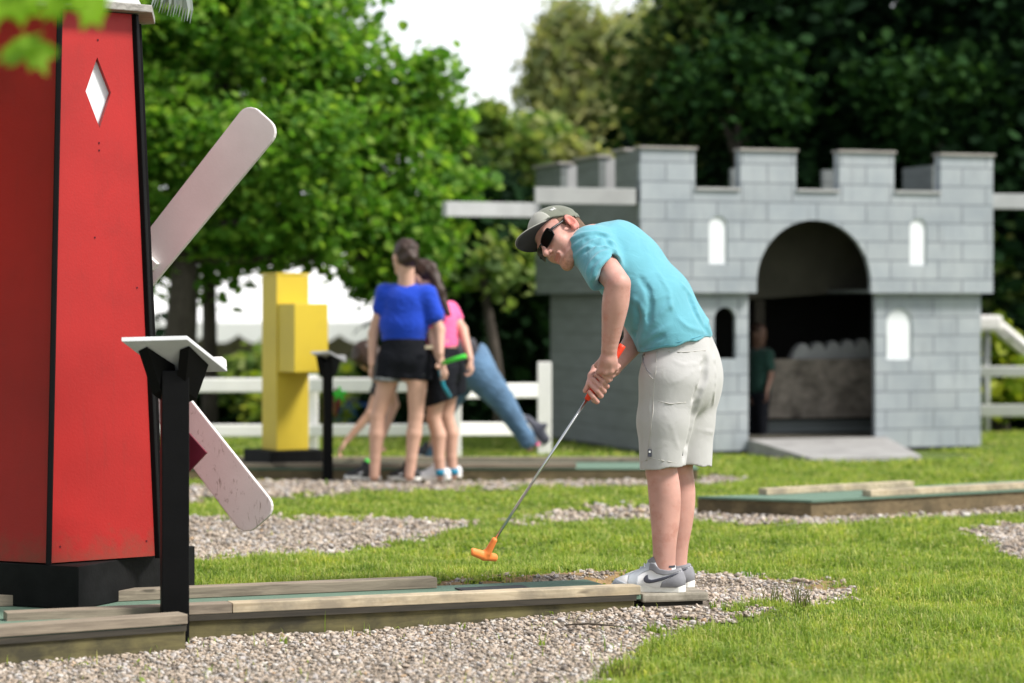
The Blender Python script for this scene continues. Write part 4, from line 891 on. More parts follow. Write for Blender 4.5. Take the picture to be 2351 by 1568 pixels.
class HF:
    """head frame: forward, left, up at the point between the ears"""
    def __init__(s, O, Fd, Up, sc=1.0): s.O = np.array(O, float); s.R = np.array(frame(Fd, Up)); s.sc = sc
    def p(s, f, l, u): return s.O+s.sc*(f*s.R[0]+l*s.R[1]+u*s.R[2])
    def mat(s):
        m = Matrix(np.vstack([np.hstack([s.R.T, s.O[:, None]]), [0, 0, 0, 1]]).tolist()); return m
def head(f, h, detail=True, neck=None):
    c, sc, p = h.R, h.sc, h.p
    f.add(ell(p(-.012, 0, .055), np.array([.098, .077, .082])*sc, c), .01)
    f.add(ell(p(.032, 0, -.01), np.array([.066, .062, .088])*sc, c), .03)
    for s in (1, -1):
        f.add(cone(p(.0, .05*s, -.035), p(.055, .032*s, -.088), .024*sc, .024*sc), .03)
        f.add(ell(p(.058, .040*s, -.022), np.array([.028, .026, .030])*sc, c), .02)
    f.add(cone(p(.074, -.012, -.100), p(.074, .012, -.100), .021*sc, .021*sc), .025)
    if detail:
        f.add(cone(p(.078, -.036, .032), p(.078, .036, .032), .016*sc, .016*sc), .015)
        f.add(cone(p(.092, 0, .018), p(.117, 0, -.024), .009*sc, .013*sc), .012)
        for s in (1, -1):
            f.add(ell(p(.104, .012*s, -.030), np.array([.010, .008, .008])*sc, c), .006)
            f.add(ell(p(.088, .033*s, .012), np.array([.012, .016, .012])*sc, c), .012, 's'); f.add(ell(p(.078, .032*s, .010), np.array([.012]*3)*sc), .004)
        f.add(cone(p(.090, -.018, -.058), p(.090, .018, -.058), .009*sc, .009*sc), .008); f.add(cone(p(.087, -.016, -.073), p(.087, .016, -.073), .010*sc, .010*sc), .008)
        f.add(cone(p(.098, -.023, -.0625), p(.098, .023, -.0625), .0062*sc, .0062*sc), .003, 's')
    for s in (1, -1):
        ear = frame(c[1]*s*.35-c[0]*.95*-.0+c[0]*.94, c[2]*.97-c[0]*.22); E = np.array(ear)
        f.add(ell(p(-.014, .083*s, .002), np.array([.028, .012, .037])*sc, E), .006)
        if detail:
            f.add(ell(p(-.014, .103*s, .006), np.array([.017, .023, .026])*sc, E), .003, 's'); f.add(ell(p(-.002, .094*s, -.006), np.array([.009, .016, .012])*sc, E), .003, 's'); f.add(ell(p(.003, .084*s, -.028), np.array([.010, .008, .012])*sc), .006)
    if neck is not None: f.add(cone(p(-.028, 0, -.04), neck, .056*sc, .064*sc), .03)
def smooth_chain(f, pts, rad_, k=.004, s=None, q=1.0, n=5):
    """limb through the points, its radius changing smoothly"""
    X = np.array([[*p, r] for p, r in zip(pts, rad_)], float); X = np.vstack([2*X[0]-X[1], X, 2*X[-1]-X[-2]]); out = []
    for i in range(1, len(X)-2):
        for t in np.linspace(0, 1, n+1)[:-1]: a, b, c, d = X[i-1:i+3]; out.append(.5*(2*b+(c-a)*t+(2*a-5*b+4*c-d)*t*t+(3*b-a-3*c+d)*t**3))
    out.append(X[-2]); chain(f, [o[:3] for o in out], [o[3] for o in out], k, s, q)
def joined(v): return np.array(v, float)
def finger(f, pts, r0, r1, k=.004):
    n = len(pts)-1
    for i in range(n): f.add(cone(pts[i], pts[i+1], r0+(r1-r0)*i/n, r0+(r1-r0)*(i+1)/n), k)
def loose_hand(f, wr, d, pn, th, curl=.6, sc=1.0, r=.0085):
    """relaxed hand: wrist, direction, palm normal, thumb side; unequal fingers bent towards the palm"""
    d, pn, th = unit(d), unit(pn), unit(th)
    f.add(cone(wr, wr+d*.075*sc, .023*sc, .026*sc, pn, .62), .012)
    for i, (off, L) in enumerate(((.027, .068), (.010, .077), (-.008, .072), (-.025, .056))):
        a = wr+d*.085*sc+th*off*sc; pts = [wr+d*.055*sc+th*off*.8*sc, a]; ang = 0
        for j, fr in enumerate((.45, .32, .26)):
            ang += curl*(.55+.25*j+.08*i); a = a+(d*cos(ang)+pn*sin(ang))*L*fr*sc; pts.append(a)
        finger(f, pts, r*sc*1.05, r*sc*.8)
    a = wr+d*.025*sc+th*.022*sc; finger(f, [wr+d*.02*sc, a+th*.008*sc, a+d*.03*sc+th*.02*sc+pn*.012*sc, a+d*.06*sc+th*.022*sc+pn*.02*sc], r*1.3*sc, r*.9*sc)
def place(o_name, me, m, e): me.transform(rel(e)); return link(o_name, me, m, e)
def slab(lo, hi, pts, half, k=.006): pass
def edge2(poly):
    """signed distance to a 2-D outline, negative inside"""
    pl = np.array(poly, float)
    def fn(a, b):
        d = None; ins = np.zeros(np.broadcast(a, b).shape, bool)
        for i in range(len(pl)):
            p, q = pl[i], pl[(i+1) % len(pl)]; e = q-p; t = np.clip(((a-p[0])*e[0]+(b-p[1])*e[1])/max(e@e, 1e-12), 0, 1)
            dd = (a-p[0]-t*e[0])**2+(b-p[1]-t*e[1])**2; d = dd if d is None else np.minimum(d, dd)
            if p[1] != q[1]: ins ^= ((p[1] > b) != (q[1] > b)) & (a < (q[0]-p[0])*(b-p[1])/(q[1]-p[1])+p[0])
        d = np.sqrt(d); return np.where(ins, -d, d)
    return fn
# ------------------------------------------------------------------ shoes
SHOE_UP = [(.0, .02), (-.003, .05), (.006, .08), (.018, .094), (.06, .088), (.10, .094), (.125, .145), (.150, .128), (.18, .096), (.22, .071), (.265, .058), (.292, .045), (.303, .022), (.30, .012), (.0, .012)]
def sneaker(e, heel, fwd, L, mats, detail=True, h=.0026, name='shoe'):
    """a trainer: upper > sole, toe and heel panels, collar, curved side flash, laces"""
    fd = unit([fwd[0], fwd[1], 0]); lf = np.array([-fd[1], fd[0], 0]); k = L/.305
    f = Field((-.02, -.065, -.01), (.325, .065, .17), h)
    f.add(cone((.045, 0, .045), (.105, 0, .045), .040, .040), .02); f.add(cone((.10, 0, .042), (.235, -.006, .030), .043, .046, (0, 0, 1.), .8), .03); f.add(cone((.235, -.006, .028), (.262, -.004, .025), .044, .036, (0, 0, 1.), .75), .02)
    f.add(cone((.05, 0, .05), (.075, 0, .125), .042, .041, (1., 0, 0), 1.2), .03); f.add(cone((.095, 0, .09), (.135, 0, .15), .030, .020, (0, 1., 0), 1.2), .03); f.add(cone((.12, 0, .085), (.22, -.003, .04), .034, .036), .03)
    up = edge2(SHOE_UP); base = f.f.copy(); ax = f.grid(f.lo, f.lo+f.h*(f.n-1))[1]
    prof = up(ax[0], ax[2]+0*ax[0]); f.f = np.maximum(base, prof).astype(np.float32)
    core = f.f.copy(); f.add(cone((.052, 0, .13), (.085, 0, .13), .030, .030), .004, 's'); f.add(cone((.05, 0, .10), (.088, 0, .11), .026, .026), .004, 's')
    mat = Matrix(((fd[0]*k, lf[0]*k, 0, heel[0]), (fd[1]*k, lf[1]*k, 0, heel[1]), (0, 0, k, heel[2]), (0, 0, 0, 1)))
    def out(nm, arr, m, par):
        g2 = Field(f.lo, f.lo+f.h*(f.n-1.5), f.h); g2.f = arr.astype(np.float32).copy(); me = g2.mesh(nm); me.transform(mat); me.transform(rel(e)); return link(nm, me, m, par)
    # outline of the sole in plan
    pl = [(-.006, 0), (-.002, .022), (.02, .037), (.07, .039), (.12, .036), (.17, .042), (.22, .047), (.265, .040), (.295, .022), (.305, -.004), (.298, -.028), (.265, -.047), (.21, -.050), (.15, -.044), (.09, -.040), (.03, -.037), (-.001, -.022)]
    so = edge2(pl)(ax[0], ax[1]+0*ax[0]); so = np.maximum(so, np.abs(ax[2]-.0135)-.0135)+0*ax[1]
    shoe = out(name, f.f, mats[0], e); out('sole', so-.001, mats[1], shoe)
    if not detail: return shoe
    def pan(nm, poly, m, grow=.0022, side=None):
        q = edge2(poly)(ax[0], ax[2]+0*ax[0]); arr = np.maximum(np.maximum(f.f-grow, -(f.f+.003)), q)
        if side: arr = np.maximum(arr, -ax[1]*side+.004)
        return out(nm, arr, m, shoe)
    z = lambda X, Y: ((1610-X)*.0002287, (940-Y)*.0002287)
    pan('toe_panel', [z(290, 700), z(430, 735), z(560, 775), z(640, 800), z(640, 850), z(280, 850)], M['shoepale'])
    pan('lace_panel', [z(610, 640), z(780, 555), z(960, 400), z(1010, 440), z(1000, 545), z(880, 590), z(800, 650), z(775, 850), z(600, 850)], M['shoepale'], .0026)
    pan('heel_panel', [z(1190, 850), z(1230, 750), z(1400, 655), z(1540, 565), z(1640, 560), z(1640, 850)], M['shoegrey'], .0028)
    pan('collar', [z(1000, 420), z(1090, 420), z(1170, 500), z(1300, 535), z(1500, 500), z(1640, 470), z(1640, 555), z(1540, 560), z(1400, 605), z(1250, 628), z(1130, 600), z(1040, 545), z(985, 540)], M['shoegrey'], .0032)
    pan('tongue', [z(1045, 230), z(1150, 330), z(1100, 410), z(950, 420), z(960, 330)], M['shoegrey'], .001)
    sw = [z(975, 618), z(930, 638), z(893, 690), z(900, 742), z(940, 772), z(1000, 778), z(1080, 762), z(1250, 716), z(1500, 606), z(1545, 566), z(1300, 644), z(1120, 694), z(1040, 712), z(990, 702), z(972, 668)]
    pan('side_flash', sw, M['shoedark'], .0052)
    for i in range(5):
        t = i/4; x, zz_ = .150+.062*t, .128-.055*t; w = .020+.006*t
        pts = [np.array((x-.004, -w, zz_-.014)), np.array((x, 0, zz_-.001)), np.array((x-.004, w, zz_-.014))]
        o = MB().tube(pts, .0032, 6).build('lace', M['shoewhite'], shoe); o.data.transform(mat); o.data.transform(rel(e))
    return shoe
# ================================================================== THE GOLFER
if 'golfer' not in SKIP:
    D0 = 10.10; B_ = rad(21); fw = np.array([-cos(B_), sin(B_), 0]); lf = np.array([-sin(B_), -cos(B_), 0])
    e = tag(empty('person', P(1560, 1358, D0)), 'golfer in a turquoise shirt, cap and pale shorts bending over his putter', 'person')
    def T(u, v, dy=0.0):
        """torso point on the mid line: drifts away from the camera as he bends forward"""
        return P(u, v, D0+.10*(1560-u)/200+dy)
    lo, hi = (-.02, 9.55, .05), (1.02, 10.65, 1.75)
    pel, waist, mid_, chest, uch = T(1556, 868), T(1553, 787), T(1505, 692), T(1437, 612), T(1392, 574)
    shN, shF = T(1387, 572)+lf*.165, T(1392, 580)-lf*.165
    elN, wrN = P(1419, 652, 9.80), P(1399, 800, 9.86)
    elF, wrF = P(1462, 778, 10.17), P(1408, 846, 10.02)
    GA = np.array(P(1430, 792, 9.935)); GB = np.array(P(1347, 918, 9.935)); A = unit(GB-GA); e1 = unit(np.array([0, -1, 0])+A*A[1]); e2 = np.cross(A, e1)
    def W_(s, R, th): return GA+A*s+R*(cos(rad(th))*e1+sin(rad(th))*e2)
    HD = HF(P(1295, 549, 10.10), (-.72, -.60, -.35), (-.66, .43, .62), 1.11)
    hipN, hipF = P(1553, 862, D0)+lf*.095, P(1563, 862, D0)-lf*.095
    knN, anN = P(1519, 1075, 10.0), P(1524, 1290, 9.985)
    knF, anF = P(1556, 1075, 10.17), P(1551, 1290, 10.155)
    def arms(f, g=0.0):
        f.add(cone(shN, elN, .060+g, .052+g), .03); smooth_chain(f, [elN, elN*.72+wrN*.28, elN*.4+wrN*.6, wrN], [.051+g, .0545+g, .045+g, .0315+g], .003)
        f.add(cone(shF, elF, .060+g, .046+g), .03); f.add(cone(elF, wrF, .050+g, .031+g), .02)
    f = Field(lo, hi, .004)
    for pts, rr in (([pel, waist, mid_, chest, uch], [.118, .112, .118, .118, .10]),): chain(f, pts, rr, .05, lf, [1.35, 1.3, 1.4, 1.5, 1.5])
    arms(f); neck = T(1362, 553)
    head(f, HD, True, neck)
    for hp, kn, an in ((hipN, knN, anN), (hipF, knF, anF)):
        f.add(cone(hp, kn, .092, .062), .04); calf = kn*.72+an*.28+np.array([.010, .004, 0]); q_ = [kn, calf, kn*.45+an*.55+[.010, .002, 0], kn*.2+an*.8+[.004, 0, 0], an, an-[0, 0, .05]]; smooth_chain(f, q_, [.063, .0665, .0595, .0485, .0440, .0455], .003, np.array([0, 1., 0]), .88)
        f.add(cone(kn+[-.040, 0, .03], kn+[-.040, 0, -.02], .025, .022), .02); f.add(cone(an+[.026, 0, .09], an+[.022, 0, -.02], .020, .022), .015)
    # left hand: upper hand, its back to the camera
    kn_ = [P(1377, 851, 9.885), P(1389, 854, 9.874), P(1402, 852, 9.876), P(1413, 845, 9.888)]
    for q in kn_: f.add(cone(wrN+[0, .005, 0], q, .025, .0145), .012)
    f.add(cone(wrN*.5+kn_[1]*.5, wrN*.45+kn_[2]*.55+[0, .01, 0], .026, .026), .015)
    for q, s, r in zip(kn_, (.140, .119, .098, .077), (.0112, .0116, .0112, .0100)):
        finger(f, [q, W_(s+.012, .038, -48), W_(s+.006, .034, -100), W_(s, .027, -160), W_(s-.003, .025, -205)], r*1.08, r*.85, .005)
    finger(f, [wrN*.7+kn_[0]*.3, P(1372, 838, 9.90), W_(.12, .026, 88), W_(.165, .024, 80)], .016, .0095, .006)
    # right hand: lower hand, palm on the far side, fingers wrapped to the front
    pal = [W_(.235, .040, 170), W_(.210, .042, 172), W_(.188, .042, 175), W_(.166, .040, 178)]
    for q in pal: f.add(cone(wrF, q, .026, .013), .012)
    for q, s, r, last in zip(pal, (.245, .216, .193, .170), (.0108, .0118, .0116, .0106), (20, 66, 66, 60)):
        finger(f, [q, W_(s+.010, .044, -140), W_(s+.008, .040, -78), W_(s, .031, -25), W_(s-.008, .0275, last)], r*1.08, r*.85, .004)
    finger(f, [wrF, P(1368, 845, 9.985), P(1358, 862, 9.955), W_(.205, .029, 95), W_(.243, .026, 100)], .020, .0100, .008)
    me = f.mesh('body'); fv = np.zeros(len(me.polygons)*3, np.float32); me.polygons.foreach_get('center', fv)
    lc_ = (fv.reshape(-1, 3)-HD.O)@HD.R.T/HD.sc; mi = np.zeros(len(lc_), np.int32)
    mi[(np.abs(lc_[:, 1]) > .079) & (np.abs(lc_[:, 1]) < .12) & (np.abs(lc_[:, 2]) < .05) & (lc_[:, 0] > -.05) & (lc_[:, 0] < .03)] = 1
    mi[(np.abs(lc_[:, 1]) < .021) & (lc_[:, 2] > -.078) & (lc_[:, 2] < -.053) & (lc_[:, 0] > .082) & (lc_[:, 0] < .13)] = 2
    mi[(np.abs(lc_[:, 1]) < .065) & (lc_[:, 2] < -.086) & (lc_[:, 2] > -.14) & (lc_[:, 0] > .03) & (lc_[:, 0] < .13)] = 3
    me.polygons.foreach_set('material_index', mi); place('body', me, [M['skin'], M['skinred'], M['lip'], M['stubble']], e)
    # ---------------- turquoise shirt
    g = Field((.22, 9.6, .98), (1.02, 10.62, 1.68), .005)
    chain(g, [T(1556, 800), T(1543, 765), T(1503, 692), T(1440, 612), T(1398, 580)], [.148, .144, .147, .141, .112], .05, lf, [1.27, 1.27, 1.32, 1.42, 1.45])
    g.add(cone(T(1372, 560), T(1420, 560), .07, .10, lf, 1.5), .05)
    g.add(cone(shN, shF, .088, .088), .05)
    def half(f2, cc, dd): f2.clip(lambda x, y, z: (x-cc[0])*dd[0]+(y-cc[1])*dd[1]+(z-cc[2])*dd[2]-.003*np.sin(z*70+x*30)); f2.add(cone(cc-dd*.012, cc+dd*.08, .064, .070), .003, 's')
    for a_, b_, r0, r1, cc, dd in ((shN, shN*.25+elN*.75+np.array([-.018, 0, 0]), .090, .087, P(1399, 620, 9.87), unit((.74, -.42, -.50))), (shF, shF*.4+elF*.6, .086, .080, shF*.5+elF*.5, unit(elF-shF))):
        q2 = Field(g.lo, g.lo+g.h*(g.n-1.5), g.h); q2.add(cone(a_, b_, r0, r1), .03); half(q2, np.array(cc), dd)
        d = q2.f; t = np.clip(.5+.5*(g.f-d)/.03, 0, 1); g.f = (g.f+(d-g.f)*t-.03*t*(1-t)).astype(np.float32)
    # folds drawn where the cloth creases
    def fold(fl, pts, r, amp, k=.014, y0=9.5, y1=10.6):
        """soft ridge (amp>0) or crease (amp<0) along picture points"""
        q = []
        for (u0, v0), (u1, v1) in zip(pts, pts[1:]):
            for t in np.linspace(0, 1, 9)[:-1]: q.append((u0+(u1-u0)*t, v0+(v1-v0)*t))
        q.append(pts[-1]); w = [fl.surf(u, v, y0, y1) for u, v in q]; w = [x for x in w if x is not None]
        for i in range(len(w)-1):
            if np.linalg.norm(w[i+1]-w[i]) > .05: continue
            tp = min(1, 4*min(i+1, len(w)-i-1)/len(w)); dn = np.array([0, 1., 0])
            fl.add(cone(w[i]+dn*(r-amp*tp), w[i+1]+dn*(r-amp*tp), r, r), k) if amp > 0 else fl.add(cone(w[i]-dn*(r+amp*tp), w[i+1]-dn*(r+amp*tp), r, r), k, 's')
    zs3 = lambda l: [(1054+x/3.41, 402+y/3.41) for x, y in l]
    for l, r, a in (([(880, 510), (960, 470), (1080, 455), (1180, 480)], .012, .007), ([(890, 570), (1000, 510), (1120, 500), (1210, 540)], .012, .008), ([(905, 640), (1000, 575), (1120, 560), (1220, 600)], .011, .006),
                    ([(1010, 770), (1040, 690), (1110, 620), (1220, 590)], .012, .006), ([(1050, 820), (1070, 740), (1130, 670)], .010, .006),
                    ([(1140, 470), (1190, 540), (1240, 620)], .012, -.008), ([(940, 530), (1050, 480), (1130, 475)], .008, -.005), ([(960, 610), (1060, 540), (1170, 540)], .008, -.006),
                    ([(1360, 960), (1450, 1060), (1470, 1160), (1420, 1330)], .014, .007), ([(1500, 1190), (1600, 1060), (1660, 1000)], .012, .006), ([(1440, 1330), (1530, 1250), (1640, 1180)], .010, .006), ([(1430, 1360), (1500, 1300), (1600, 1260)], .008, -.005),
                    ([(1420, 800), (1480, 900), (1500, 1010), (1480, 1150)], .012, -.006), ([(1560, 780), (1640, 920), (1660, 1060)], .010, .003), ([(1740, 860), (1820, 960), (1850, 1060), (1900, 1180)], .010, .003), ([(1800, 950), (1850, 1080), (1930, 1200)], .010, -.005), ([(1380, 1000), (1400, 1120), (1370, 1260)], .010, -.006),
                    ([(1960, 1100), (1930, 1180), (1960, 1240)], .008, .005), ([(1700, 1120), (1780, 1190), (1900, 1230)], .010, .004)): fold(g, zs3(l), r*.75, a*.55, .011)
    g.blur(2)
    # hems: the bottom edge, the near sleeve, the neck
    hb0, hb1 = P(1470, 812, 9.95), P(1645, 771, 9.95); hn = unit(np.cross(hb1-hb0, (0, 1., 0))); hn = hn if hn[2] < 0 else -hn; hc = (hb0+hb1)/2
    g.clip(lambda x, y, z: (x-hc[0])*hn[0]+(y-hc[1])*hn[1]*0+(z-hc[2])*hn[2]-.004*np.sin(x*55+y*30))
    g.add(cone(neck+.02*(neck-HD.p(-.028, 0, -.04)), HD.p(-.02, 0, -.05), .070, .070), .006, 's')
    shm = place('shirt', g.mesh('shirt'), M['tee'], e)
    # ---------------- shorts
    s = Field((.42, 9.75, .52), (.95, 10.5, 1.22), .005)
    s.add(cone(T(1556, 790, -.0), T(1560, 872), .142, .146, lf, 1.18), .04); s.add(ell(P(1598, 862, D0+.01)+lf*.05, (.088, .10, .15)), .06); s.add(ell(P(1601, 862, D0+.01)-lf*.08, (.080, .10, .15)), .06)
    for hp, kn, ub in ((hipN, P(1521, 1072, 10.0), 0), (hipF, P(1583, 1072, 10.16), 0)):
        s.add(cone(hp+[.0, 0, -.02], kn*.5+hp*.5+[-.005, 0, 0], .128, .112, lf, .95), .05); s.add(cone(kn*.5+hp*.5+[-.005, 0, 0], kn, .112, .094, lf, 1.05), .03)
    zs4 = lambda l: [(1006+x/2.443, 747+y/2.443) for x, y in l]
    for l, r, a in (([(1505, 190), (1490, 300), (1445, 420), (1420, 600), (1388, 740)], .012, -.009), ([(1470, 240), (1440, 360), (1405, 480)], .008, .0015), ([(1215, 340), (1190, 450), (1205, 600), (1195, 720)], .009, .0012), ([(1545, 160), (1555, 300), (1540, 440)], .008, .001),
                    ([(1260, 480), (1310, 570), (1340, 690)], .010, .001), ([(1440, 575), (1500, 592), (1540, 600)], .006, .0008), ([(1310, 195), (1370, 225), (1440, 220), (1480, 190)], .006, .0015), ([(1300, 330), (1370, 300), (1440, 250)], .006, .001)): fold(s, zs4(l), r, a, .006 if a > 0 else .02)
    s.blur(2)
    zt0, zt1 = P(1470, 806, D0)[2], P(1645, 764, D0)[2]; xt0, xt1 = P(1470, 0, D0)[0], P(1645, 0, D0)[0]
    s.clip(lambda x, y, z: (z-(zt0+(x-xt0)*(zt1-zt0)/(xt1-xt0))-.012)*.95+0*y)
    zh = P(0, 1074, 10.0)[2]
    s.clip(lambda x, y, z: (zh+.008*np.sin((x-.60)*16)+.0025*np.sin(x*60+y*40)-z)+0*y)
    for kn in (P(1521, 1072, 10.0), P(1583, 1072, 10.16)): s.add(cone(kn-[0, 0, .05], kn+[0, 0, .10], .084, .084, lf, 1.05), .004, 's')
    so = place('shorts', s.mesh('shorts'), M['shorts'], e)
    def seam(pts, r=.0022, m=M['seam'], nm='seam', fl=s, par=None, dep=-.0022):
        q = []
        for (u0, v0), (u1, v1) in zip(pts, pts[1:]):
            for t in np.linspace(0, 1, 7)[:-1]: q.append((u0+(u1-u0)*t, v0+(v1-v0)*t))
        q.append(pts[-1]); w = [fl.surf(u, v, 9.5, 10.6) for u, v in q]; w = [x+[0, dep, 0] for x in w if x is not None]
        o = MB().tube(w, r, 5).build(nm, m, par or so); o.data.transform(rel(e)); return o
    seam(zs4([(1290, 146), (1380, 150), (1500, 140)])); seam(zs4([(1155, 160), (1150, 200), (1170, 250), (1215, 292)]), .0022, M['shoegrey'], 'pocket_shadow_line')  # grey line along the pocket edge drawn in place of its shadow
    seam(zs4([(1225, 145), (1222, 250), (1210, 330), (1205, 480), (1190, 600), (1170, 760)])); seam(zs4([(1235, 425), (1300, 440), (1390, 432)])); seam(zs4([(1135, 768), (1190, 745), (1260, 758), (1335, 772)]))
    seam(zs4([(1150, 160), (1140, 200), (1165, 260), (1205, 302)]), .002)
    for pl_ in ([(1478, 803), (1530, 792), (1590, 777), (1642, 762)], [(1376, 640), (1386, 620), (1400, 598), (1412, 583)]): seam(pl_, .0016, M['teeseam'], 'hem_seam', g, shm, -.0016)
    c = s.surf(1493, 1040, 9.5, 10.6)
    if c is not None:
        c = c-[.003, .0065, 0]
        lb = MB().box(-.008, .008, -.0035, .002, -.015, .015).build('label', M['shoedark'], so); lb.data.transform(Matrix.Translation(c)); lb.data.transform(rel(e))
        lb = MB().box(-.004, .004, -.005, -.0025, .002, .010).build('label_mark', M['sock'], so); lb.data.transform(Matrix.Translation(c)); lb.data.transform(rel(e))
    # ---------------- cap, hair, sunglasses
    c = HD.R; p = HD.p; sc = HD.sc; hl, hh = HD.O-.24, HD.O+.24
    lc = lambda x, y, z: [dot3(x-HD.O[0], y-HD.O[1], z-HD.O[2], c[i])/sc for i in range(3)]
    k = Field(hl, hh, .0035); k.add(ell(p(-.012, 0, .053), np.array([.105, .087, .094])*sc, c), .01); k.add(ell(p(.016, 0, .075), np.array([.072, .070, .062])*sc, c), .03)
    k.clip(lambda x, y, z: (lambda f_, l_, u_: np.minimum(.044+.47*f_, .064+.05*f_)-u_)(*lc(x, y, z))*sc)
    k.disp(lambda x, y, z: (lambda f_, l_, u_: .0016*np.sin(40*f_+22*np.sin(18*u_))*np.clip((.12-u_)*12, 0, 1)+.0009*np.cos(6*np.arctan2(l_, f_+.01))**16)(*lc(x, y, z)), hl, hh, .02)
    k.add(ell(p(-.014, 0, .020), np.array([.099, .079, .085])*sc, c), .002, 's')
    cap = place('cap', k.mesh('cap'), M['capcloth'], e)
    # pale front panel and bent brim
    k2 = Field(hl, hh, .0035); k2.add(ell(p(-.012, 0, .053), np.array([.109, .091, .098])*sc, c), .01); k2.add(ell(p(.016, 0, .075), np.array([.076, .074, .066])*sc, c), .03)
    k2.clip(lambda x, y, z: (lambda f_, l_, u_: np.maximum(np.minimum(.045+.47*f_, .065+.05*f_)-u_, .030-f_+np.abs(l_)*.12))(*lc(x, y, z))*sc); k2.add(ell(p(-.012, 0, .050), np.array([.100, .082, .090])*sc, c), .002, 's')
    k2m = k2.mesh('front_panel'); k2m.transform(rel(e)); link('front_panel', k2m, M['capfront'], cap)
    def brim(off, t, nm, m, par):
        V, n1, n2 = [], 17, 9
        for side in (0, 1):
            for i in range(n1):
                a = rad(-72+144*i/(n1-1))
                for j in range(n2):
                    r = j/(n2-1); l_ = sin(a)*(.080+.004*r); f0 = -.012+.1035*cos(a); ln = .086*max(cos(a), 0)**.5; f_ = f0+ln*r
                    u_ = .071+.16*r*ln-2.3*l_*l_*(.6+.75*r)+off-(t if side else 0); V.append(p(f_, l_, u_))
        q = []
        for sgn in (0, 1):
            o = sgn*n1*n2
            for i in range(n1-1):
                for j in range(n2-1): w = (o+i*n2+j, o+(i+1)*n2+j, o+(i+1)*n2+j+1, o+i*n2+j+1); q.append(w if sgn else w[::-1])
        o = n1*n2
        for i in range(n1-1): q.append((i*n2+n2-1, (i+1)*n2+n2-1, o+(i+1)*n2+n2-1, o+i*n2+n2-1))
        me = npmesh(nm, np.array(V), [np.array(q)], True); return place(nm, me, m, e) if par is None else (me.transform(rel(e)), link(nm, me, m, par))[1]
    brim(.0, .003, 'brim', M['capfront'], cap); brim(-.0034, .0015, 'brim_lining', M['capunder'], cap)
    def on_cap(fd_, u_, l0=.2):
        for l_ in np.arange(l0, 0, -.001):
            if k.at(p(fd_, l_, u_)) < 0: return l_
        return .08
    # small embroidered monogram on the side of the cap
    for pts in ([(.012, .083), (.014, .095)], [(.014, .095), (.003, .084)], [(.003, .084), (.005, .096)], [(-.004, .085), (-.002, .096)], [(-.004, .085), (-.011, .085)], [(-.003, .091), (-.010, .091)], [(-.002, .096), (-.010, .096)]):
        w = [p(a, on_cap(a, b)+.0008, b) for a, b in pts]; o = MB().tube(w, .0018, 5).build('monogram', M['sock'], cap); o.data.transform(rel(e))
    hr = Field(hl, hh, .0035); hr.add(ell(p(-.014, 0, .050), np.array([.0985, .0785, .083])*sc, c), .01); hr.add(ell(p(-.055, 0, -.005), np.array([.045, .058, .05])*sc, c), .03)
    hr.clip(lambda x, y, z: (lambda f_, l_, u_: np.maximum(u_-.075, np.where(f_ > -.002, np.where((f_ < .020), -.028-u_, .5), np.where(f_ > -.03, .03-u_, -.045-u_))))(*lc(x, y, z))*sc)
    place('hair', hr.mesh('hair'), M['hairs'], e)
    gl = None
    def lens(sd):
        V, n1, n2 = [], 15, 9
        for t in (0, -.0028):
            for i in range(n1):
                a = -1+2*i/(n1-1)
                for j in range(n2):
                    b = -1+2*j/(n2-1); ca_ = a*math.sqrt(1-b*b*.28); cb_ = b*math.sqrt(1-a*a*.30); l_ = .041+.0345*ca_; u_ = .008+.0225*cb_*(1+.10*ca_)+.003*ca_
                    f_ = .1085-.5*l_*l_*14.0*.62-.10*(u_-.008)**2*4+t; V.append(p(f_-.002, l_*sd, u_))
        q = []; o = n1*n2
        for i in range(n1-1):
            for j in range(n2-1): w = (i*n2+j, (i+1)*n2+j, (i+1)*n2+j+1, i*n2+j+1); q += [w, tuple(o+x for x in w[::-1])]
        ring = [(i, 0) for i in range(n1)]+[(n1-1, j) for j in range(1, n2)]+[(i, n2-1) for i in range(n1-2, -1, -1)]+[(0, j) for j in range(n2-2, 0, -1)]
        for (i, j), (i2, j2) in zip(ring, ring[1:]+ring[:1]): q.append((i*n2+j, o+i*n2+j, o+i2*n2+j2, i2*n2+j2))
        edge = [V[i*n2+j]+.0 for i, j in ring]; return npmesh('lens', np.array(V), [np.array(q)], True), edge
    fr = MB(); lm = []
    for sd in (1, -1):
        me, ed = lens(sd); lm.append(me); fr.tube(ed+[ed[0]], .0017, 6, False)
        fr.tube([p(.0865, .0695*sd, .014), p(.070, .0765*sd, .016), p(.03, .081*sd, .020), p(-.008, .081*sd, .026), p(-.02, .081*sd, .018)], [.0068, .0055, .0045, .004, .003], 8)
    fr.tube([p(.1085, -.010, .016), p(.112, 0, .018), p(.1085, .010, .016)], .004, 8)
    gl = fr.build('sunglasses', M['frame'], e); gl.data.transform(rel(e))
    for me in lm: me.transform(rel(e)); link('lens', me, M['glass'], gl)
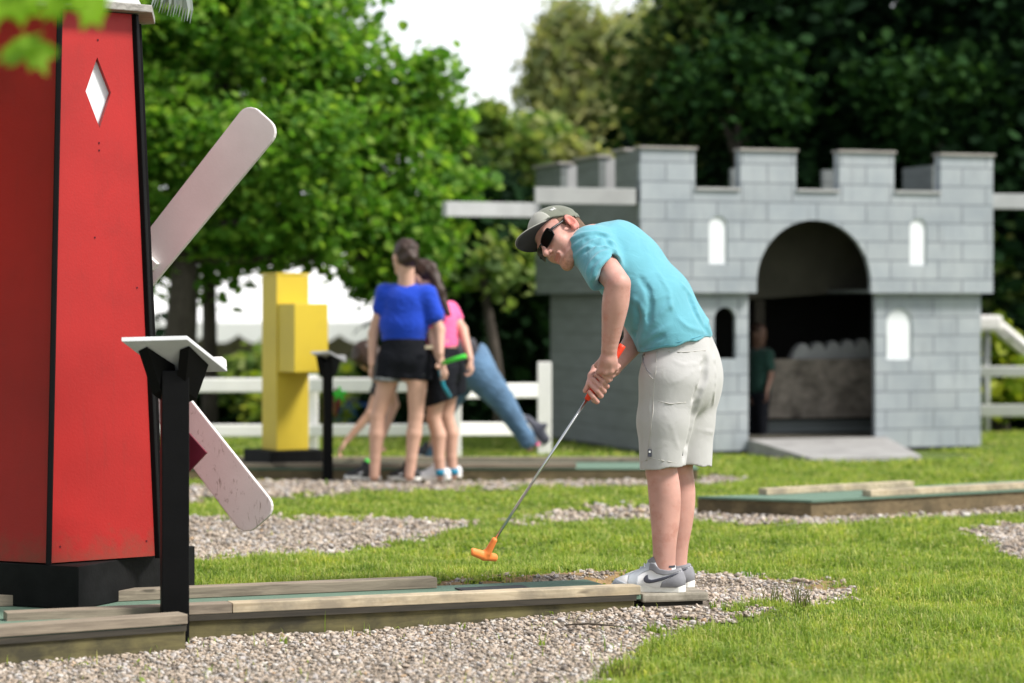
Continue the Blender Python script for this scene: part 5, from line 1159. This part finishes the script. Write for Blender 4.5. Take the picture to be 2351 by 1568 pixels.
    # ---------------- socks and shoes
    for an, hx, dirv, yy in ((anN, P(1571, 1358, 9.975), (-.985, .17), 0), (anF, P(1592, 1356, 10.15), (-.985, .17), 0)):
        hl_ = np.array([hx[0], hx[1], .0965]); fd = unit([dirv[0], dirv[1], 0]); sk = Field(an-.13, an+.10, .004); sk.add(cone(an+[.002, 0, -.008], an+[.002, 0, -.06], .0475, .047, np.array([0, 1., 0]), .80), .01)
        sk.clip(lambda x, y, z: z-(an[2]-.010)+0*x+0*y+.006*0); sx = place('sock', sk.mesh('sock'), M['sock'], e)
        if an is anN:
            for q in range(4):
                o = MB().box(-.004, .004, -.0015, .0015, -.004, .004).build('sock_print', M['shoedark'], sx); a_ = rad(-64+q*11); o.data.transform(Matrix.Translation(an+np.array([.048*cos(a_)+.002, .039*sin(a_), -.016])) @ Matrix.Rotation(a_+pi/2, 4, 'Z')); o.data.transform(rel(e))
        sneaker(e, hl_, fd, .305, (M['shoewhite'], M['sole']))
    # ---------------- putter, held in both hands
    pt = tag(empty('putter', GB), 'putter with a red grip, steel shaft and orange rubber head in the golfer\'s hands', 'putter'); L = rel(pt)
    hd = P(1131, 1246, 9.95); hdir = unit(hd-GB)
    MB().tube([GA, GA+A*.012, GB-A*.03, GB], [.0135, .0155, .0145, .011], 14).build('grip', M['grip'], pt, 0, L)
    MB().tube([GB-A*.005, hd+hdir*.01], .0062, 10).build('shaft', M['steel'], pt, 0, L)
    hf = Field(hd-.09, hd+.09, .002); bl0, bl1 = P(1086, 1267, 9.93), P(1136, 1280, 9.99)
    hf.add(cone(bl0, (bl0+bl1)/2-[0, 0, .004], .0125, .0155, (0, 0, 1.), 1.3), .004); hf.add(cone((bl0+bl1)/2-[0, 0, .004], bl1, .0155, .0125, (0, 0, 1.), 1.3), .004); hf.add(cone(hd-hdir*.012, P(1120, 1268, 9.96), .0125, .0155), .012)
    place('head', hf.mesh('head'), M['orange'], pt)
# ================================================================== PEOPLE IN THE BACKGROUND
def figure(label, base, bounds, J, h=.008, sc=1.0, skin='skinb', group=None):
    """J: joints. Returns the person and the field of the bare body"""
    e = tag(empty('person', base), label, 'person', group)
    f = Field(bounds[0], bounds[1], h); HDm = HF(J['head'], J['face'], J['up'], .98*sc)
    ax_ = unit(J['sh'][1]-J['sh'][0]); hx = unit(J['hip'][1]-J['hip'][0]); sm, hm = (J['sh'][0]+J['sh'][1])/2, (J['hip'][0]+J['hip'][1])/2
    spine = J.get('spine', sm*.5+hm*.5)
    f.add(cone(hm, spine, .098*sc, .088*sc, hx, 1.4), .05); f.add(cone(spine, sm-unit(sm-spine)*.05, .088*sc, .088*sc, ax_, 1.45), .05); f.add(cone(J['sh'][0], J['sh'][1], .045*sc, .045*sc), .04)
    head(f, HDm, False, sm+[0, 0, .0])
    for i in (0, 1):
        s_, el, wr = J['sh'][i], J['el'][i], J['wr'][i]; f.add(cone(s_, el, .045*sc, .036*sc), .03); f.add(cone(el, wr, .037*sc, .024*sc), .015)
        d, pn, th = J['hand'][i]; loose_hand(f, wr, d, pn, th, J.get('curl', (.6, .6))[i], .95*sc)
        hp, kn, an = J['hip'][i], J['kn'][i], J['an'][i]
        f.add(cone(hp, kn, .082*sc, .052*sc), .03); calf = kn*.68+an*.32+np.array(J.get('calf', (0, 0, 0)))*.02; chain(f, [kn, calf, kn*.25+an*.75, an-[0, 0, .03]], [.051*sc, .054*sc, .039*sc, .037*sc], .012)
    place('body', f.mesh('body'), M[skin], e); return e, HDm, sm, hm, spine, ax_, hx
def garment(e, name, m, bounds, prims, clips=(), h=.009, subs=(), noise=.004):
    g = Field(bounds[0], bounds[1], h)
    for pr, k in prims: g.add(pr, k)
    if noise: g.disp(lambda x, y, z: noise*(np.sin(38*x+9*np.sin(23*z))*np.sin(31*z+8*np.sin(19*x)+14*y)), g.lo, g.lo+g.h*g.n)
    for fn in clips: g.clip(fn)
    for pr in subs: g.add(pr, .004, 's')
    return place(name, g.mesh(name), m, e)
def bhair(e, H, prims, name='hair', h=.008, m='hair'):
    g = Field(H.O-.5, H.O+.3, h)
    for pr, k in prims: g.add(pr, k)
    g.disp(lambda x, y, z: .004*np.sin(90*x+40*y)*np.sin(60*z), g.lo, g.lo+g.h*g.n); return place(name, g.mesh(name), M[m], e)
def plane(c, n):
    c, n = np.array(c, float), unit(n); return lambda x, y, z: (x-c[0])*n[0]+(y-c[1])*n[1]+(z-c[2])*n[2]
if 'people' not in SKIP:
    # ---- girl in the royal blue shirt, seen from behind
    Y = 17.2; q = lambda u, v, dy=0.0: P(u, v, Y+dy)
    J = dict(head=q(930, 594), face=(-.45, .89, -.08), up=(0, .05, 1), sh=[q(884, 672, .02), q(981, 676, -.03)], hip=[q(899, 845, .02), q(958, 845, -.02)], el=[q(857, 765, .03), q(1010, 757, -.05)], wr=[q(853, 835, -.01), q(1011, 812, -.12)],
             hand=[((-.1, .1, -1), (.8, .3, 0), (0, .9, -.1)), ((.1, -.1, -1), (-.6, -.5, 0), (.3, .8, 0))], kn=[q(867, 955, .02), q(955, 955, -.03)], an=[q(860, 1083, .02), q(941, 1083, -.05)], curl=(.7, 1.1))
    bd = (q(780, 540)-[.1, .40, 0], q(1070, 1125)+[.1, .40, 0]); bd = (np.minimum(*bd)-[0, 0, .05], np.maximum(*bd)+[0, 0, .05])
    e, H, sm, hm, sp, ax_, hx = figure('girl in a royal blue shirt and dark shorts seen from behind', q(905, 1110), bd, J)
    wc = q(927, 787)
    garment(e, 'shirt', M['blue'], bd, [(cone(sm-[0, 0, .05], q(928, 745), .118, .118, ax_, 1.42), .04), (cone(q(928, 745), wc, .118, .108, hx, 1.45), .04), (cone(J['sh'][0], J['sh'][1], .062, .062), .04), (cone(J['sh'][0], J['sh'][0]*.62+J['el'][0]*.38, .064, .060), .03), (cone(J['sh'][1], J['sh'][1]*.42+J['el'][1]*.58, .068, .070), .03)],
            [plane(wc, (0, 0, -1))], noise=.0025, subs=[cone(H.p(-.03, 0, -.09), H.p(-.02, 0, -.03), .06, .06)])
    sh = garment(e, 'shorts', M['navy'], bd, [(cone(q(928, 770), q(928, 825), .112, .128, hx, 1.38), .04), (cone(q(928, 830), q(929, 868), .118, .106), .02), (cone(q(900, 825), q(893, 900), .105, .102), .03), (cone(q(958, 825), q(962, 890), .105, .100), .03)], [plane(q(928, 776), (0, 0, 1)), plane(q(928, 870), (-.06, 0, -1))], noise=.002)
    for a, b, r in ((q(888, 874), q(892, 866), .1035), (q(961, 864), q(961, 858), .1005)): garment(e, 'shorts_cuff', M['cuff'], bd, [(cone(a, b, r, r), .01)], [plane(a+[0, 0, -.004], (-.06, 0, -1)), plane(b, (.06, 0, 1))], subs=[cone(a-[0, 0, .2], b+[0, 0, .2], .088, .088)]).parent = sh
    c = q(984, 797, -.13); lb = MB().box(-.028, .028, -.004, .004, -.012, .012).build('patch', M['railwood'], sh, .002); lb.data.transform(Matrix.Translation(c) @ Matrix.Rotation(rad(25), 4, 'Z')); lb.data.transform(rel(e))
    bhair(e, H, [(ell(H.p(-.022, 0, .058), np.array([.104, .088, .088]), H.R), .01), (ell(H.p(-.115, .0, .0), (.045, .045, .042)), .02), (ell(H.p(-.05, 0, -.01), (.075, .07, .06)), .03)])
    for an, heel, fd in ((J['an'][0], q(872, 1108, .03), (-.93, .36)), (J['an'][1], q(962, 1109, -.05), (-.80, .58))):
        hz = np.array([heel[0], heel[1], float(gh(heel[0], heel[1]))+.034]); st = sneaker(e, hz, fd, .28, (M['rubber'], M['sole']), False, .006); fd3 = unit([*fd, 0]); sd_ = np.array([-fd3[1], fd3[0], 0])
        mk = MB().prism([(.085, .055), (.12, .036), (.16, .040), (.065, .075), (.125, .046)], fd3, (0, 0, 1.), sd_, .008, hz+sd_*.034).build('side_flash', M['shoewhite'], st); mk.data.transform(rel(e))
    # ---- girl in pink beside her
    Y = 17.38; bd2 = (np.minimum(q(940, 600)-[.1, .45, 0], q(1110, 1125)-[.1, .45, .05]), np.maximum(q(940, 600)+[.1, .45, .1], q(1110, 1125)+[.1, .45, 0]))
    J = dict(head=q(968, 640), face=(-.85, .5, -.15), up=(-.12, 0, .99), sh=[q(980, 715, -.12), q(1033, 712, .14)], hip=[q(1012, 850, -.10), q(1036, 850, .10)], el=[q(998, 790, -.22), q(1062, 757, .05)], wr=[q(1015, 836, -.30), q(1080, 825, -.08)],
             hand=[((.3, -.2, -.9), (-.5, .5, -.2), (-.3, -.8, 0)), ((.15, -.1, -1), (-.8, -.2, 0), (-.2, -.9, 0))], kn=[q(995, 960, -.10), q(1024, 955, .10)], an=[q(1012, 1082, -.09), q(1040, 1080, .12)], curl=(1.0, .8), calf=(1, .3, 0))
    e, H, sm, hm, sp, ax_, hx = figure('girl with a long brown ponytail in a bright pink shirt and black shorts', q(1020, 1107), bd2, J)
    garment(e, 'shirt', M['pink'], bd2, [(cone(sm-[0, 0, .05], q(1015, 795), .112, .108, ax_, 1.33), .04), (cone(J['sh'][0], J['sh'][1], .06, .06), .04)]+[(cone(J['sh'][i], J['sh'][i]*.6+J['el'][i]*.4, .062, .06), .03) for i in (0, 1)], [plane(q(1010, 800), (.15, 0, -1))], noise=.0025)
    so = garment(e, 'shorts', M['navy'], bd2, [(cone(q(1014, 800), q(1022, 850), .112, .126, hx, 1.25), .04), (cone(J['hip'][0], q(1014, 930, -.10), .108, .104), .03), (cone(J['hip'][1], q(1040, 930, .10), .108, .100), .03)], [plane(q(1024, 798), (0, 0, 1)), plane(q(1020, 920), (.35, 0, -1))], noise=.003)
    tb = MB().tube([q(1010, 850, -.245), q(1018, 885, -.25), q(1034, 912, -.235)], .014, 6).build('side_stripe', M['teal'], so); tb.data.transform(rel(e))
    bhair(e, H, [(ell(H.p(-.02, 0, .055), np.array([.104, .086, .09]), H.R), .01), (cone(H.p(-.105, 0, .07), q(1008, 668, -.1), .038, .042), .03), (cone(q(1008, 668, -.1), q(1030, 722, -.12), .040, .018), .03)])
    for i, (heel, fd) in enumerate(((q(1034, 1108, -.09), (-.95, .2)), (q(1056, 1104, .12), (-.7, .7)))):
        hz = np.array([heel[0], heel[1], float(gh(heel[0], heel[1]))+.034]); sneaker(e, hz, fd, .27, (M['shoewhite'], M['sole']), False, .006)
        an = J['an'][i]; MBt = MB().tube([an+[0, 0, .015], an-[0, 0, .03]], .0425, 12).build('sock', M['bluesock'], e); MBt.data.transform(rel(e))
    ptr = tag(empty('putter', q(1020, 832, -.32)), 'green handled putter held by the girl in pink', 'putter'); L = rel(ptr)
    a, b = q(1069, 817, -.40), q(1017, 833, -.33); MB().tube([a, b], .016, 10).build('grip', M['green'], ptr, 0, L); d = unit(b-a); MB().tube([b, b+d*.10+[0, .12, -.03]], .006, 8).build('shaft', M['steel'], ptr, 0, L)
    # ---- person in jeans lunging over the fence rail
    Y = 18.75; bd3 = (np.minimum(q(760, 750)-[.1, .45, 0], q(1260, 1090)-[.1, .45, .05]), np.maximum(q(760, 750)+[.1, .45, .1], q(1260, 1090)+[.1, .45, 0]))
    J = dict(head=q(846, 822, .02), face=(-.42, .35, -.84), up=(-.86, .2, .42), sh=[q(885, 845, -.17), q(888, 840, .17)], hip=[q(1085, 838, -.09), q(1085, 838, .09)], el=[q(850, 950, -.2), q(905, 930, .22)], wr=[q(796, 1012, -.2), q(880, 1000, .1)], spine=q(985, 815),
             hand=[((-.6, -.1, -.8), (.8, 0, -.6), (0, -1, 0)), ((-.3, 0, -1), (.9, 0, -.3), (0, -1, 0))], kn=[q(1152, 918, -.08), q(1015, 945, .08)], an=[q(1215, 1018, -.08), q(990, 1050, .1)], curl=(.5, .9))
    e, H, sm, hm, sp, ax_, hx = figure('person in washed blue jeans and a grey shirt lunging low behind the two girls', q(1080, 1060), bd3, J)
    garment(e, 'shirt', M['greytee'], bd3, [(cone(sm, sp, .125, .125, ax_, 1.35), .04), (cone(sp, q(1092, 818), .130, .140, hx, 1.32), .04), (cone(J['sh'][0], J['sh'][1], .065, .065), .04)]+[(cone(J['sh'][i], J['sh'][i]*.5+J['el'][i]*.5, .066, .06), .03) for i in (0, 1)], [plane(q(1106, 820), (.92, 0, .35))])
    garment(e, 'jeans', M['jeans'], bd3, [(cone(q(1088, 820), q(1096, 850), .128, .135, hx, 1.3), .04), (cone(J['hip'][0]+[.01, 0, -.02], J['kn'][0], .152, .098), .05), (cone(J['kn'][0], q(1212, 1012, -.08), .096, .062), .015), (cone(q(1208, 1002, -.08), q(1212, 1012, -.08), .070, .070), .01), (cone(J['hip'][1], J['kn'][1], .120, .085), .04), (cone(J['kn'][1], q(990, 1052, .1), .082, .065), .03)], [plane(q(1090, 815), (-.92, 0, .45))], noise=.004)
    for heel, fd, up_ in ((q(1244, 1026, -.08), (-.95, .2), 1), (q(1010, 0, .1), (-.95, .2), 0)):
        zz_ = heel[2] if up_ else .09; o = sneaker(e, np.array([heel[0], heel[1], zz_]), fd, .29 if up_ else .27, (M['shoedark'], M['sole']), False, .007)
        if up_:     # toe down, heel lifted
            fd3 = unit([*fd, 0]); ax3 = Vector((-fd3[1], fd3[0], 0)); piv = Vector(heel)-e.location
            for oo in [o]+list(o.children): oo.data.transform(Matrix.Translation(piv) @ Matrix.Rotation(rad(-55), 4, ax3) @ Matrix.Translation(-piv))
    mk = MB().tube([q(1238, 1018, -.1), q(1232, 1022, -.14)], .012, 8).build('shoe_tab', M['pink'], e); mk.data.transform(rel(e))
    MB_ = MB().tube([J['an'][0]+[-.008, 0, .03], J['an'][0]-[-.012, 0, .03]], .046, 10).build('sock', M['sock'], e); MB_.data.transform(rel(e))
    bhair(e, H, [(ell(H.p(-.015, 0, .05), np.array([.112, .096, .096]), H.R), .01), (ell(H.p(-.04, 0, -.02), (.085, .09, .08)), .03), (cone(H.p(.0, -.07, .03), H.p(.02, -.09, -.12), .04, .03), .03), (cone(H.p(.0, .07, .03), H.p(.02, .09, -.12), .04, .03), .03)])
    tag(link('golf_ball', (lambda v, f_: npmesh('golf_ball', v*.022, [f_], True))(*ico(3)), M['green']), 'bright green golf ball on the far lane', 'ball').location = (P(842, 0, 18.1)[0], 18.1, .085+.022)
    hd = P(779, 906, 17.48); o = tag(empty('plastic_ornament', hd), 'bright green star shaped plastic ornament on the post of the far score desk', 'ornament'); L = rel(o); mb = MB()
    for a_ in range(5): d_ = np.array([cos(1.2566*a_+.3), .3, sin(1.2566*a_+.3)]); mb.tube([hd, hd+d_*.028, hd+d_*.058], [.026, .018, .008], 8)
    mb.build('star', M['green'], o, 0, L); MB().tube([hd+[-.01, .01, 0], hd+[-.09, .02, 0]], .010, 8).build('hook', M['green'], o, 0, L)
    # ---- child standing in the castle doorway
    Y = 21.62; bd4 = (np.minimum(q(1690, 720)-[0, .35, 0], q(1800, 1030)-[0, .35, .05]), np.maximum(q(1690, 720)+[0, .35, .1], q(1800, 1030)+[0, .35, 0])); k = .74
    J = dict(head=q(1742, 768), face=(.75, -.6, -.15), up=(0, 0, 1), sh=[q(1763, 815, -.05), q(1724, 815, .08)], hip=[q(1748, 908, -.03), q(1730, 908, .04)], el=[q(1770, 862, -.1), q(1716, 862, .06)], wr=[q(1760, 900, -.18), q(1722, 905, -.02)],
             hand=[((0, -.2, -1), (-.8, 0, 0), (0, -1, 0)), ((0, -.2, -1), (.8, 0, 0), (0, -1, 0))], kn=[q(1750, 955, -.04), q(1731, 955, .03)], an=[q(1748, 1000, -.02), q(1730, 1000, .05)])
    e, H, sm, hm, sp, ax_, hx = figure('child in a dark green shirt standing in the shade of the castle doorway', q(1740, 1012), bd4, J, .009, k, 'skind')
    garment(e, 'shirt', M['greentee'], bd4, [(cone(sm-[0, 0, .03], q(1741, 890), .095, .10, ax_, 1.3), .03), (cone(J['sh'][0], J['sh'][1], .05, .05), .03)]+[(cone(J['sh'][i], J['sh'][i]*.4+J['el'][i]*.6, .052, .05), .03) for i in (0, 1)], [plane(q(1741, 905), (0, 0, -1))])
    garment(e, 'trousers', M['navy'], bd4, [(cone(q(1741, 898), hm, .085, .09, hx, 1.25), .03)]+[(cone(J['hip'][i], J['an'][i]+[0, 0, .02], .078, .05), .03) for i in (0, 1)], [plane(q(1741, 895), (0, 0, 1))], noise=.003)
    bhair(e, H, [(ell(H.p(-.02, 0, .055), np.array([.10, .084, .085])*k, H.R), .01)])
    for i in (0, 1):
        a = J['an'][i]; sneaker(e, np.array([a[0]-.035, a[1]+.03, q(0, 1012)[2]-.012]), (.75, -.65), .19, (M['shoegrey'], M['sole']), False, .008)
# ================================================================== LIGHT, SKY, CAMERA
W = bpy.data.worlds.new('World'); S.world = W; W.use_nodes = True
wt = W.node_tree; bg = wt.nodes['Background']
SUN_EL, SUN_AZ = rad(49), rad(-21)      # sun to the right and slightly in front of the scene
sky = wt.nodes.new('ShaderNodeTexSky'); sky.sky_type = 'NISHITA'; sky.sun_disc = False
sky.sun_elevation = SUN_EL; sky.sun_rotation = rad(90)-SUN_AZ; sky.air_density = 1; sky.dust_density = 3
# thin bright overcast over the Nishita sky
mx = wt.nodes.new('ShaderNodeMix'); mx.data_type = 'RGBA'; mx.inputs[0].default_value = .8
tc = wt.nodes.new('ShaderNodeTexCoord'); nz = wt.nodes.new('ShaderNodeTexNoise'); nz.inputs['Scale'].default_value = 2.2; nz.inputs['Detail'].default_value = 6
wt.links.new(tc.outputs['Generated'], nz.inputs['Vector'])
cr = wt.nodes.new('ShaderNodeValToRGB'); cr.color_ramp.elements[0].position = .3; cr.color_ramp.elements[0].color = (6.6, 6.9, 7.4, 1); cr.color_ramp.elements[1].position = .7; cr.color_ramp.elements[1].color = (8.6, 8.7, 8.8, 1)
sx = wt.nodes.new('ShaderNodeSeparateXYZ'); wt.links.new(tc.outputs['Generated'], sx.inputs[0])
hz = wt.nodes.new('ShaderNodeValToRGB'); hz.color_ramp.elements[0].position = .02; hz.color_ramp.elements[0].color = (1.7, 1.68, 1.62, 1); hz.color_ramp.elements[1].position = .5; hz.color_ramp.elements[1].color = (.72, .74, .78, 1); wt.links.new(sx.outputs[2], hz.inputs[0])
hm = wt.nodes.new('ShaderNodeMix'); hm.data_type = 'RGBA'; hm.blend_type = 'MULTIPLY'; hm.inputs[0].default_value = 1; wt.links.new(cr.outputs[0], hm.inputs[6]); wt.links.new(hz.outputs[0], hm.inputs[7])
wt.links.new(nz.outputs[0], cr.inputs[0]); wt.links.new(sky.outputs[0], mx.inputs[6]); wt.links.new(hm.outputs[2], mx.inputs[7])
wt.links.new(mx.outputs[2], bg.inputs[0]); bg.inputs[1].default_value = .082
sl = bpy.data.lights.new('sun', 'SUN'); sl.energy = 3.4; sl.angle = rad(14); sl.color = (1, .955, .88)
so = bpy.data.objects.new('sun', sl); COL.objects.link(so)
sd = Vector((cos(SUN_EL)*cos(SUN_AZ), cos(SUN_EL)*sin(SUN_AZ), sin(SUN_EL))); so.rotation_euler = sd.to_track_quat('Z', 'Y').to_euler(); so.location = (6, 0, 12)
cam = bpy.data.cameras.new('camera'); co = bpy.data.objects.new('camera', cam); COL.objects.link(co); S.camera = co
co.location = (0, 0, EYE); co.rotation_euler = (rad(90), 0, 0)
cam.sensor_width = 36; cam.lens = 36*F/2351; cam.shift_y = -(784-V0)/2351; cam.clip_end = 400
cam.dof.use_dof = True; cam.dof.focus_distance = 10.0; cam.dof.aperture_fstop = 1.85
S.view_settings.view_transform = 'Standard'; S.view_settings.look = 'None'; S.view_settings.exposure = .80; S.view_settings.gamma = 1
S.cycles.use_denoising = True; S.cycles.max_bounces = 8; S.cycles.transparent_max_bounces = 4; S.cycles.caustics_reflective = False; S.cycles.caustics_refractive = False
